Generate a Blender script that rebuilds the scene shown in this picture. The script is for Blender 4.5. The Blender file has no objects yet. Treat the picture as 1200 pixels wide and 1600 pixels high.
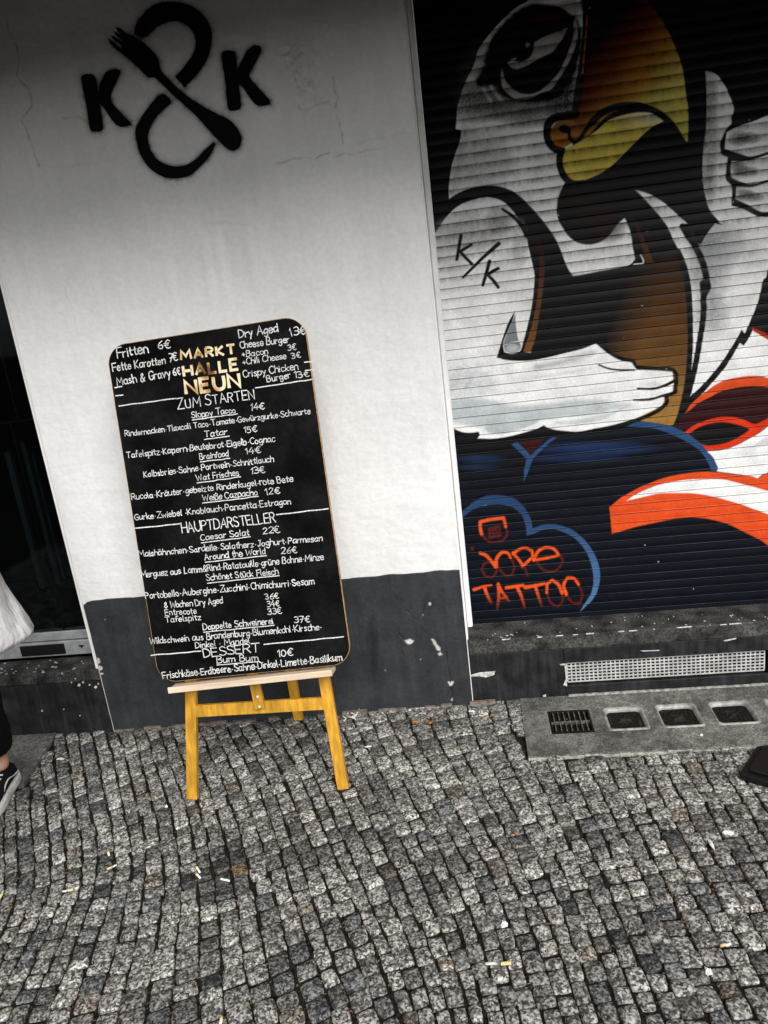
import bpy, bmesh, math, random
import numpy as np
from mathutils import Vector, Matrix, geometry

random.seed(7)
rng = np.random.default_rng(7)
S = bpy.context.scene
COL = S.collection

# ------------------------------------------------------------------ camera
CAM = np.array([0.0, -2.6188, 1.55])
FPX = 1200.0                       # focal length, in 1/1600 of the picture height
def _rot(p, y, r):
    cy, sy, cp, sp = math.cos(y), math.sin(y), math.cos(p), math.sin(p)
    fwd = np.array([sy*cp, cy*cp, -sp]); right = np.array([cy, -sy, 0.0]); up = np.cross(right, fwd)
    return np.array([math.cos(r)*right + math.sin(r)*up, -math.sin(r)*right + math.cos(r)*up, fwd])
ROT = _rot(math.radians(16.042), math.radians(-7.325), math.radians(-7.196))
cd = bpy.data.cameras.new("camera"); cam = bpy.data.objects.new("camera", cd); COL.objects.link(cam)
cd.sensor_fit = 'VERTICAL'; cd.sensor_height = 36.0; cd.lens = 36.0*FPX/1600.0
cd.clip_start = 0.02; cd.clip_end = 500.0
M = Matrix.Identity(4)
for i in range(3):
    M[i][0], M[i][1], M[i][2], M[i][3] = ROT[0][i], ROT[1][i], -ROT[2][i], CAM[i]
cam.matrix_world = M
S.camera = cam

# ------------------------------------------------------------------ light: soft overcast daylight
SUN_EL, SUN_AZ = 40.0, 157.0       # light arrives from behind the photographer, under the added overhang
w = bpy.data.worlds.new("World"); S.world = w; w.use_nodes = True
nt = w.node_tree; bg = nt.nodes['Background']
sky = nt.nodes.new('ShaderNodeTexSky'); sky.sky_type = 'NISHITA'; sky.sun_disc = False
sky.sun_elevation = math.radians(SUN_EL); sky.sun_rotation = math.radians(SUN_AZ)
sky.air_density = 1.0; sky.dust_density = 1.5; sky.ozone_density = 1.0
hs = nt.nodes.new('ShaderNodeHueSaturation'); hs.inputs['Saturation'].default_value = 0.12
nt.links.new(sky.outputs[0], hs.inputs['Color']); nt.links.new(hs.outputs[0], bg.inputs[0])
bg.inputs[1].default_value = 0.05
sd = bpy.data.lights.new("sun", 'SUN'); sun = bpy.data.objects.new("sun", sd); COL.objects.link(sun)
sd.energy = 1.5; sd.angle = math.radians(38); sd.color = (1.0, 0.98, 0.955)
el, az = math.radians(SUN_EL), math.radians(SUN_AZ)
sdir = Vector((math.sin(az)*math.cos(el), math.cos(az)*math.cos(el), math.sin(el)))
sun.rotation_euler = sdir.to_track_quat('Z', 'Y').to_euler()
S.view_settings.view_transform = 'Standard'; S.view_settings.look = 'None'
S.view_settings.exposure = 1.26; S.view_settings.gamma = 1.0
S.view_settings.use_curve_mapping = False

# ------------------------------------------------------------------ picture -> place geometry
def rays(px, py):
    v = np.stack([(np.asarray(px, float)-600)/FPX, -(np.asarray(py, float)-800)/FPX, np.ones_like(np.asarray(px, float))], -1)
    return v @ ROT
def on_wall(px, py, y=0.0):
    d = rays(px, py); t = (y-CAM[1])/d[..., 1]; return CAM + d*t[..., None]
def zg(x):
    return np.clip(0.02*(np.asarray(x, float)+0.36), -0.05, 0.010)
def on_ground(px, py):
    d = rays(px, py); z = 0.0
    for _ in range(4):
        t = (z-CAM[2])/d[..., 2]; P = CAM + d*t[..., None]; z = zg(P[..., 0])
    return P
def to_px(P):
    q = (np.asarray(P, float)-CAM) @ ROT.T
    return 600+FPX*q[..., 0]/q[..., 2], 800-FPX*q[..., 1]/q[..., 2]

# ------------------------------------------------------------------ helpers
def link(name, me, mat=None, parent=None):
    o = bpy.data.objects.new(name, me); COL.objects.link(o)
    if mat is not None:
        for m in (mat if isinstance(mat, (list, tuple)) else [mat]): me.materials.append(m)
    if parent is not None: o.parent = parent
    return o
def tag(o, label=None, cat=None, group=None, kind=None):
    if label: o['label'] = label
    if cat: o['category'] = cat
    if group: o['group'] = group
    if kind: o['kind'] = kind
    return o
def empty(name, loc=(0, 0, 0)):
    o = bpy.data.objects.new(name, None); COL.objects.link(o); o.location = loc
    o.empty_display_size = 0.1; return o
def mesh(name, V, F, smooth=False):
    me = bpy.data.meshes.new(name); me.from_pydata([tuple(map(float, v)) for v in V], [], [tuple(map(int, f)) for f in F])
    if smooth: me.polygons.foreach_set('use_smooth', [True]*len(me.polygons))
    me.update(); return me
def npmesh(name, V, F, smooth=True):
    """quads given as (n,4) array"""
    me = bpy.data.meshes.new(name); V = np.asarray(V, np.float32); F = np.asarray(F, np.int32)
    k = F.shape[1]
    me.vertices.add(len(V)); me.vertices.foreach_set('co', V.ravel())
    me.loops.add(F.size); me.loops.foreach_set('vertex_index', F.ravel())
    me.polygons.add(len(F)); me.polygons.foreach_set('loop_start', np.arange(0, F.size, k, dtype=np.int32))
    me.polygons.foreach_set('use_smooth', np.full(len(F), smooth))
    me.update(calc_edges=True); me.validate(); return me
def setcol(me, C, name='Col'):
    a = me.color_attributes.new(name, 'FLOAT_COLOR', 'POINT')
    C = np.asarray(C, np.float32)
    if C.shape[1] == 3: C = np.concatenate([C, np.ones((len(C), 1), np.float32)], 1)
    a.data.foreach_set('color', C.ravel())
def gridfaces(nr, nc):
    i = np.arange(nr*nc).reshape(nr, nc)
    return np.stack([i[:-1, :-1], i[:-1, 1:], i[1:, 1:], i[1:, :-1]], -1).reshape(-1, 4)
class MB:
    """collects solids into one mesh, in place-relative world coordinates"""
    def __init__(s): s.bm = bmesh.new()
    def box(s, x0, x1, y0, y1, z0, z1, bev=0.0, M=None, seg=2):
        r = bmesh.ops.create_cube(s.bm, size=1.0); vs = r['verts']
        T = Matrix.Translation(((x0+x1)/2, (y0+y1)/2, (z0+z1)/2)) @ Matrix.Diagonal((x1-x0, y1-y0, z1-z0, 1))
        bmesh.ops.transform(s.bm, matrix=T, verts=vs)
        if bev > 0:
            es = list({e for v in vs for e in v.link_edges})
            r2 = bmesh.ops.bevel(s.bm, geom=es, offset=bev, segments=seg, affect='EDGES', profile=0.5)
            vs = list({v for f in r2['faces'] for v in f.verts} | {v for v in vs if v.is_valid})
        if M is not None: bmesh.ops.transform(s.bm, matrix=M, verts=vs)
        return s
    def bar(s, a, b, wx, wy, up=(0, 1, 0), bev=0.0015):
        """box beam from a to b; wx across, wy along `up`"""
        a, b = Vector(a), Vector(b); d = (b-a); L = d.length; z = d.normalized()
        u = Vector(up); u = (u - z*u.dot(z)).normalized(); x = u.cross(z)
        Mx = Matrix((x, u, z)).transposed().to_4x4(); Mx.translation = (a+b)/2
        return s.box(-wx/2, wx/2, -wy/2, wy/2, -L/2, L/2, bev, Mx)
    def cyl(s, a, b, r0, r1=None, n=16):
        a, b = Vector(a), Vector(b); d = b-a
        Mx = d.to_track_quat('Z', 'Y').to_matrix().to_4x4(); Mx.translation = (a+b)/2
        bmesh.ops.create_cone(s.bm, cap_ends=True, segments=n, radius1=r0, radius2=r0 if r1 is None else r1, depth=d.length, matrix=Mx)
        return s
    def ball(s, c, r, sc=(1, 1, 1), n=16):
        bmesh.ops.create_uvsphere(s.bm, u_segments=n, v_segments=max(6, n//2), radius=r, matrix=Matrix.Translation(c) @ Matrix.Diagonal((*sc, 1)))
        return s
    def prism(s, pts, z0, z1, M=None):
        lo = [s.bm.verts.new((p[0], p[1], z0)) for p in pts]; hi = [s.bm.verts.new((p[0], p[1], z1)) for p in pts]
        s.bm.faces.new(lo[::-1]); s.bm.faces.new(hi); n = len(pts)
        for i in range(n): s.bm.faces.new((lo[i], lo[(i+1) % n], hi[(i+1) % n], hi[i]))
        if M is not None: bmesh.ops.transform(s.bm, matrix=M, verts=lo+hi)
        return s
    def build(s, name, mat, parent=None, smooth=False, off=None):
        bmesh.ops.recalc_face_normals(s.bm, faces=s.bm.faces[:])
        if off is not None: bmesh.ops.translate(s.bm, vec=-Vector(off), verts=s.bm.verts[:])
        me = bpy.data.meshes.new(name); s.bm.to_mesh(me); s.bm.free()
        if smooth: me.polygons.foreach_set('use_smooth', [True]*len(me.polygons))
        return link(name, me, mat, parent)

# value noise (for relief, in metres)
def vnoise(x, y, seed=0):
    x = np.asarray(x, float); y = np.asarray(y, float)
    xi = np.floor(x).astype(np.int64); yi = np.floor(y).astype(np.int64); fx = x-xi; fy = y-yi
    fx = fx*fx*(3-2*fx); fy = fy*fy*(3-2*fy)
    def h(a, b):
        n = (a*374761393 + b*668265263 + seed*974634777) & 0x7fffffff
        n = ((n ^ (n >> 13))*1274126177) & 0x7fffffff
        return ((n ^ (n >> 16)) & 0xffff)/65535.0*2-1
    return (h(xi, yi)*(1-fx)+h(xi+1, yi)*fx)*(1-fy)+(h(xi, yi+1)*(1-fx)+h(xi+1, yi+1)*fx)*fy
def fbm(x, y, o=4, seed=0):
    s = 0; a = 1.0
    for k in range(o):
        s = s + a*vnoise(x*2**k, y*2**k, seed+k*17); a *= 0.5
    return s

def smooth_poly(P, closed=True, n=5, corner=50):
    P = np.asarray(P, float); N = len(P); out = []
    def tang(i):
        if not closed and (i == 0 or i == N-1): return None
        a = P[i]-P[i-1]; b = P[(i+1) % N]-P[i]
        la, lb = np.linalg.norm(a), np.linalg.norm(b)
        if la < 1e-9 or lb < 1e-9: return None
        if np.degrees(np.arccos(np.clip(a@b/la/lb, -1, 1))) > corner: return None
        d = a/la*lb + b/lb*la; return d/np.linalg.norm(d)
    T = [tang(i) for i in range(N)]
    for i in range(N if closed else N-1):
        p, q = P[i], P[(i+1) % N]; L = np.linalg.norm(q-p)
        lp = np.linalg.norm(p-P[i-1]) if (closed or i > 0) else L; ln = np.linalg.norm(P[(i+2) % N]-q) if (closed or i < N-2) else L
        a = T[i]*min(L, 1.4*lp) if T[i] is not None else (q-p); b = T[(i+1) % N]*min(L, 1.4*ln) if T[(i+1) % N] is not None else (q-p)
        for t in np.arange(n)/n:
            t2, t3 = t*t, t**3
            out.append((2*t3-3*t2+1)*p+(t3-2*t2+t)*a+(-2*t3+3*t2)*q+(t3-t2)*b)
    if not closed: out.append(P[-1])
    return np.array(out)
def seg_d2(U, V, a, b):
    ab = b-a; L = ab@ab+1e-12
    t = np.clip(((U-a[0])*ab[0]+(V-a[1])*ab[1])/L, 0, 1)
    return (U-a[0]-t*ab[0])**2+(V-a[1]-t*ab[1])**2, t
def sdf_poly(U, V, P):
    d = np.full(U.shape, 1e12); ins = np.zeros(U.shape, bool); n = len(P)
    for i in range(n):
        a, b = P[i], P[(i+1) % n]
        d = np.minimum(d, seg_d2(U, V, a, b)[0])
        if a[1] != b[1]:
            c = ((a[1] > V) != (b[1] > V))
            ins ^= c & (U < (b[0]-a[0])*(V-a[1])/(b[1]-a[1])+a[0])
    d = np.sqrt(d); return np.where(ins, -d, d)
def sdf_line(U, V, P, w0, w1=None):
    d = np.full(U.shape, 1e12); w1 = w0 if w1 is None else w1; n = len(P)-1
    for i in range(n):
        q, t = seg_d2(U, V, P[i], P[i+1])
        s = (i+t)/n
        d = np.minimum(d, np.sqrt(q)-(w0+(w1-w0)*s)/2)
    return d
class Canvas:
    """paint colours held per vertex of a surface, in picture coordinates"""
    def __init__(s, U, V, base):
        s.U, s.V = U, V; s.C = np.tile(np.asarray(base, float), (len(U), 1))
    def _apply(s, idx, a, col):
        c = col(s.U[idx], s.V[idx]) if callable(col) else np.asarray(col, float)
        s.C[idx] = s.C[idx]*(1-a[:, None])+c*a[:, None]
    def poly(s, P, col, soft=1.3, alpha=1.0, smooth=True, rough=0.0):
        P = np.array(P, float); P[:, 0] = np.where(P[:, 0] >= 1255, P[:, 0]+170, P[:, 0])      # the forms run on past the picture's edge
        P = smooth_poly(P) if smooth else P
        m = soft+2; lo, hi = P.min(0)-m, P.max(0)+m
        idx = np.nonzero((s.U > lo[0]) & (s.U < hi[0]) & (s.V > lo[1]) & (s.V < hi[1]))[0]
        if len(idx) == 0: return
        d = sdf_poly(s.U[idx], s.V[idx], P)
        if rough: d = d+rough*fbm(s.U[idx]/6, s.V[idx]/6, 3, 3)
        a = np.clip(0.5-d/soft, 0, 1); a = a*a*(3-2*a) if soft > 3 else a
        s._apply(idx, a*alpha, col)
    def line(s, P, w0, col, w1=None, soft=1.3, alpha=1.0, smooth=True):
        P = smooth_poly(P, False) if smooth and len(P) > 2 else np.asarray(P, float)
        m = max(w0, w1 or 0)/2+soft+2; lo, hi = P.min(0)-m, P.max(0)+m
        idx = np.nonzero((s.U > lo[0]) & (s.U < hi[0]) & (s.V > lo[1]) & (s.V < hi[1]))[0]
        if len(idx) == 0: return
        a = np.clip(0.5-sdf_line(s.U[idx], s.V[idx], P, w0, w1)/soft, 0, 1)
        s._apply(idx, a*alpha, col)
    def blob(s, c, rx, ry, col, alpha=1.0, p=1.0, grain=0.0):
        d = ((s.U-c[0])/rx)**2+((s.V-c[1])/ry)**2; idx = np.nonzero(d < 1)[0]
        if len(idx) == 0: return
        a = (1-d[idx])**p*alpha
        if grain: a = np.clip(a*(1+grain*fbm(s.U[idx]/2.2, s.V[idx]/2.2, 2, 9)), 0, 1)
        s._apply(idx, a, col)
def Z(o, s, pts): return [(o[0]+s*x, o[1]+s*y) for x, y in pts]

# ------------------------------------------------------------------ materials
def mat(name, base, rough=0.6, spec=0.3, metal=0.0, attr=None, mottle=None, bump=None, coat=0.0):
    """base: rgb; attr: colour attribute multiplies; mottle: [(scale, lo, hi, detail)...] value noise; bump: [(scale, strength, dist)...]"""
    m = bpy.data.materials.new(name); m.use_nodes = True; n = m.node_tree.nodes; l = m.node_tree.links
    b = n['Principled BSDF']; b.inputs['Roughness'].default_value = rough
    b.inputs['Specular IOR Level'].default_value = spec; b.inputs['Metallic'].default_value = metal
    if coat: b.inputs['Coat Weight'].default_value = coat
    tc = n.new('ShaderNodeTexCoord'); src = None
    if attr:
        a = n.new('ShaderNodeVertexColor'); a.layer_name = attr; src = a.outputs[0]
        if base is not None:
            x = n.new('ShaderNodeMix'); x.data_type = 'RGBA'; x.blend_type = 'MULTIPLY'; x.inputs[0].default_value = 1
            l.new(src, x.inputs[6]); x.inputs[7].default_value = (*base, 1); src = x.outputs[2]
    else:
        r = n.new('ShaderNodeRGB'); r.outputs[0].default_value = (*base, 1); src = r.outputs[0]
    for mt in (mottle or []):
        sc, lo, hi, det = mt[:4]
        t = n.new('ShaderNodeTexNoise'); t.inputs['Scale'].default_value = sc; t.inputs['Detail'].default_value = det
        vec = tc.outputs['Object']
        if len(mt) > 4:
            mp = n.new('ShaderNodeMapping'); mp.inputs['Scale'].default_value = mt[4]; l.new(vec, mp.inputs[0]); vec = mp.outputs[0]
        l.new(vec, t.inputs['Vector'])
        r = n.new('ShaderNodeMapRange'); r.inputs[1].default_value = 0.36; r.inputs[2].default_value = 0.64
        r.inputs[3].default_value = lo; r.inputs[4].default_value = hi; l.new(t.outputs[0], r.inputs[0])
        x = n.new('ShaderNodeVectorMath'); x.operation = 'SCALE'; l.new(src, x.inputs[0]); l.new(r.outputs[0], x.inputs['Scale']); src = x.outputs[0]
    l.new(src, b.inputs['Base Color'])
    nrm = None
    for bp in (bump or []):
        sc, st, dist = bp[:3]
        t = n.new('ShaderNodeTexNoise'); t.inputs['Scale'].default_value = sc; t.inputs['Detail'].default_value = 4
        vec = tc.outputs['Object']
        if len(bp) > 3:
            mp = n.new('ShaderNodeMapping'); mp.inputs['Scale'].default_value = bp[3]; l.new(vec, mp.inputs[0]); vec = mp.outputs[0]
        l.new(vec, t.inputs['Vector'])
        bb = n.new('ShaderNodeBump'); bb.inputs['Strength'].default_value = st; bb.inputs['Distance'].default_value = dist
        l.new(t.outputs[0], bb.inputs['Height'])
        if nrm: l.new(nrm, bb.inputs['Normal'])
        nrm = bb.outputs[0]
    if nrm: l.new(nrm, b.inputs['Normal'])
    return m
WHITE = (0.81, 0.808, 0.795)
m_plaster = mat('white_wall_paint', None, 0.75, 0.25, attr='Col', mottle=[(3.0, 0.94, 1.03, 6), (60, 0.965, 1.025, 4), (5, .975, 1.015, 5, (5, 5, .8))], bump=[(420, 0.3, 0.0012), (38, 0.5, 0.004), (9, .35, .010, (1, 1, 2.2))])
m_jamb = mat('jamb_paint', WHITE, 0.6, 0.25, mottle=[(9, 0.9, 1.03, 5)], bump=[(250, 0.2, 0.001)])
m_plinth = mat('plinth_paint', None, 0.55, 0.3, attr='Col', mottle=[(7, 0.75, 1.15, 6), (90, 0.85, 1.1, 3), (5, 0.85, 1.12, 4, (6, 6, .6))], bump=[(300, 0.3, 0.0012), (30, 0.3, 0.004)])
m_spray = mat('black_spray_paint', (0.0035, 0.0035, 0.0035), 0.8, 0.1, mottle=[(40, .7, 1.5, 3)])
m_mural = mat('shutter_paint', None, 0.36, 0.07, attr='Col', mottle=[(14, 0.86, 1.05, 5), (160, .9, 1.06, 3)], bump=[(220, 0.12, 0.001)])
m_concrete = mat('weathered_concrete', (0.20, 0.195, 0.18), 0.85, 0.2, mottle=[(9, 0.55, 1.35, 7), (150, 0.6, 1.4, 4)], bump=[(180, 0.5, 0.002), (25, .4, .006)])
m_slab = mat('slab_concrete', (0.145, 0.141, 0.128), 0.85, 0.2, mottle=[(6, 0.6, 1.35, 8), (170, 0.55, 1.45, 4), (45, .7, 1.25, 5)], bump=[(200, 0.6, 0.002)])
m_sill = mat('dirty_sill', (0.040, 0.039, 0.036), 0.8, 0.25, mottle=[(12, 0.35, 1.8, 8), (130, 0.5, 1.6, 4)], bump=[(140, 0.6, 0.003)])
m_base = mat('dark_base_paint', (0.0125, 0.013, 0.0145), 0.6, 0.3, mottle=[(14, 0.5, 1.6, 7), (8, .55, 1.5, 5, (6, 6, .7))], bump=[(160, 0.5, 0.002), (24, .5, .006)])
m_chip = mat('bare_plaster', (0.6, 0.58, 0.55), 0.9, 0.1, mottle=[(80, .6, 1.1, 3)])
m_render = mat('bare_render', (0.20, 0.165, 0.14), 0.9, 0.1, mottle=[(40, .5, 1.3, 4)], bump=[(150, .6, .002)])
m_alu = mat('aluminium', (0.44, 0.46, 0.46), 0.45, 0.5, metal=0.35, mottle=[(30, .8, 1.08, 5)])
m_dark = mat('dark_interior', (0.006, 0.006, 0.0065), 0.8, 0.1)
m_post = mat('interior_post', (0.022, 0.033, 0.038), 0.5, 0.3)
m_added_awning = mat('added_awning_canvas', (.035, .035, .038), .9, .1, mottle=[(300, .8, 1.2, 2)])
m_black = mat('black_metal', (0.006, 0.006, 0.006), 0.5, 0.3)
m_gal = mat('white_mesh_metal', (0.50, 0.50, 0.48), 0.5, 0.4, mottle=[(30, .75, 1.1, 4)])
m_board = mat('chalkboard', (0.0034, 0.0034, 0.0036), 0.85, 0.06, mottle=[(7, .5, 2.4, 6), (60, .8, 1.3, 4)])
m_ply = mat('board_edge_wood', (0.42, 0.25, 0.10), 0.55, 0.3, mottle=[(60, .7, 1.2, 4)])
m_chalk = mat('chalk_marker', (0.80, 0.80, 0.78), 0.8, 0.1, mottle=[(240, .62, 1.08, 3), (30, .85, 1.05, 3)])
m_wood = mat('varnished_pine', (0.66, 0.335, 0.030), 0.42, 0.35, mottle=[(6, .76, 1.12, 6, (14, 14, 1.0)), (3.5, .82, 1.1, 3), (26, .80, 1.03, 2, (1, 1, .5))], bump=[(12, .15, .001, (14, 14, 1))])
m_tray = mat('pale_tray_wood', (0.68, 0.54, 0.40), 0.5, 0.35, mottle=[(5, .8, 1.12, 6, (1, 14, 14))])
m_screw = mat('screw_cap', (0.8, 0.78, 0.7), 0.4, 0.5)
def emblem_material():
    m = mat('sticker_letters', (0.5, 0.4, 0.2), 0.6, 0.2); n = m.node_tree.nodes; l = m.node_tree.links
    t = n.new('ShaderNodeTexNoise'); t.inputs['Scale'].default_value = 9; t.inputs['Detail'].default_value = 6
    r = n.new('ShaderNodeValToRGB'); e = r.color_ramp.elements
    e[0].position = .40; e[0].color = (.13, .055, .02, 1); e[1].position = .56; e[1].color = (.78, .66, .42, 1)
    k = r.color_ramp.elements.new(.47); k.color = (.45, .26, .09, 1)
    l.new(n['Texture Coordinate'].outputs['Object'], t.inputs['Vector'])
    l.new(t.outputs[0], r.inputs[0]); l.new(r.outputs[0], n['Principled BSDF'].inputs['Base Color']); return m
m_sticker = emblem_material()
def stone_material():
    m = mat('granite_sett', (1, 1, 1), 0.72, 0.3, bump=[(120, 0.35, 0.003), (420, .25, .001)]); n = m.node_tree.nodes; l = m.node_tree.links
    tc = n['Texture Coordinate']; at = n.new('ShaderNodeVertexColor'); at.layer_name = 'Col'
    v = n.new('ShaderNodeTexVoronoi'); v.inputs['Scale'].default_value = 210; l.new(tc.outputs['Object'], v.inputs['Vector'])
    bw = n.new('ShaderNodeSeparateColor'); l.new(v.outputs['Color'], bw.inputs[0])
    r = n.new('ShaderNodeValToRGB'); e = r.color_ramp.elements
    e[0].position = 0.0; e[0].color = (.028, .028, .027, 1); e[1].position = 1; e[1].color = (.50, .50, .48, 1)
    a = r.color_ramp.elements.new(.34); a.color = (.105, .104, .10, 1); a = r.color_ramp.elements.new(.62); a.color = (.235, .232, .222, 1)
    t = n.new('ShaderNodeTexNoise'); t.inputs['Scale'].default_value = 62; t.inputs['Detail'].default_value = 5; l.new(tc.outputs['Object'], t.inputs['Vector'])
    mx = n.new('ShaderNodeMath'); mx.operation = 'MULTIPLY_ADD'; l.new(t.outputs[0], mx.inputs[0]); mx.inputs[1].default_value = 1.6; mx.inputs[2].default_value = -.83
    ad = n.new('ShaderNodeMath'); ad.operation = 'ADD'; l.new(bw.outputs[0], ad.inputs[0]); l.new(mx.outputs[0], ad.inputs[1])
    l.new(ad.outputs[0], r.inputs[0])
    x = n.new('ShaderNodeMix'); x.data_type = 'RGBA'; x.blend_type = 'MULTIPLY'; x.inputs[0].default_value = 1
    l.new(r.outputs[0], x.inputs[6]); l.new(at.outputs[0], x.inputs[7]); l.new(x.outputs[2], n['Principled BSDF'].inputs['Base Color'])
    return m
m_stone = stone_material()
m_soil = mat('joint_dirt', (0.014, 0.012, 0.010), 0.95, 0.05, mottle=[(120, .4, 1.8, 5)], bump=[(150, .8, .003)])
def glass_material():
    m = bpy.data.materials.new('window_glass'); m.use_nodes = True; n = m.node_tree.nodes; l = m.node_tree.links
    n.remove(n['Principled BSDF']); tr = n.new('ShaderNodeBsdfTransparent'); tr.inputs[0].default_value = (.62, .66, .66, 1)
    gl = n.new('ShaderNodeBsdfGlossy'); gl.inputs['Roughness'].default_value = 0.03; gl.inputs[0].default_value = (.8, .85, .88, 1)
    mx = n.new('ShaderNodeMixShader'); fr = n.new('ShaderNodeFresnel'); fr.inputs[0].default_value = 1.25
    l.new(fr.outputs[0], mx.inputs[0]); l.new(tr.outputs[0], mx.inputs[1]); l.new(gl.outputs[0], mx.inputs[2])
    l.new(mx.outputs[0], n['Material Output'].inputs[0]); return m
m_glass = glass_material()
m_lens = mat('glass_block', (0.010, 0.011, 0.010), 0.3, 0.35, bump=[(60, .5, .004)], mottle=[(55, .2, 3.0, 5)])
m_rim = mat('glass_block_rim', (0.27, 0.27, 0.25), 0.4, 0.5, mottle=[(40, .6, 1.3, 5)])

# ================================================================== SETTING: ground
# continuous joints follow a field of directions, as the setts were laid in shallow bows
KX = np.array([-1.24, -1.14, -.96, -.79, -1.04, -1.43, -.5, -.38, -.23, -.09, -.62, -.05, .02, .12, .28, .36, .44, .52, -.12, -.23, -.36, .04, -.04, -1.12, -1.35, -1.6, .6, .1])
KY = np.array([-1.12, -1.07, -1.16, -1.1, -.68, -.59, -.86, -1.07, -.79, -.9, -1.13, -1.05, -1.16, -1.13, -1.1, -1.16, -1.01, -1.08, -.44, -.51, -.55, -.26, -.36, -.47, -.39, -.46, -.5, -.6])
KA = np.array([99, 97, 105, 111, 116, 122, 114, 118, 115, 108, 114, 105, 97, 98, 99, 94, 96, 95, 113, 109, 116, 91, 104, 120, 120, 122, 92, 98.])-90
def bow(x, y):
    d = (x-KX)**2+((y-KY)*1.0)**2; wgt = np.exp(-d/0.05)+1e-5/(d+.05)
    return -math.tan(math.radians(float((wgt*KA).sum()/wgt.sum())))
YS = np.arange(-2.7, 0.06, 0.03); i0 = int(np.argmin(abs(YS+0.75)))
seeds = np.arange(-4.2, 3.1, 0.0525); seeds = seeds+rng.normal(0, .0025, len(seeds))
lines = []
for sx in seeds:
    X = np.zeros(len(YS)); X[i0] = sx
    for k in range(i0, len(YS)-1): X[k+1] = X[k]+bow(X[k], YS[k])*(YS[k+1]-YS[k])
    for k in range(i0, 0, -1): X[k-1] = X[k]+bow(X[k], YS[k])*(YS[k-1]-YS[k])
    lines.append(X+0.0035*vnoise(YS*9, np.full(len(YS), sx*31), 5))
lines = np.array(lines)
SLAB = (0.088, 2.1, -0.377, 0.03)      # cellar light slab
STEP = (-3.2, -1.80)                   # flagstone strip at the left window
G = 7
STAIN = on_ground(np.array([350.0]), np.array([1355.0]))[0]; BROWN = on_ground(np.array([375.0]), np.array([1366.0]))[0]
SV, SF, SC = [], [], []
gl_ = np.array([-1, -.88, -.45, 0, .45, .88, 1.0]); gx, gy = np.meshgrid(gl_, gl_)
ring = [j for j in range(G)]+[i*G+G-1 for i in range(1, G)]+[(G-1)*G+j for j in range(G-2, -1, -1)]+[i*G for i in range(G-2, 0, -1)]
gf = gridfaces(G, G); nrg = len(ring); base = 0
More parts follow.
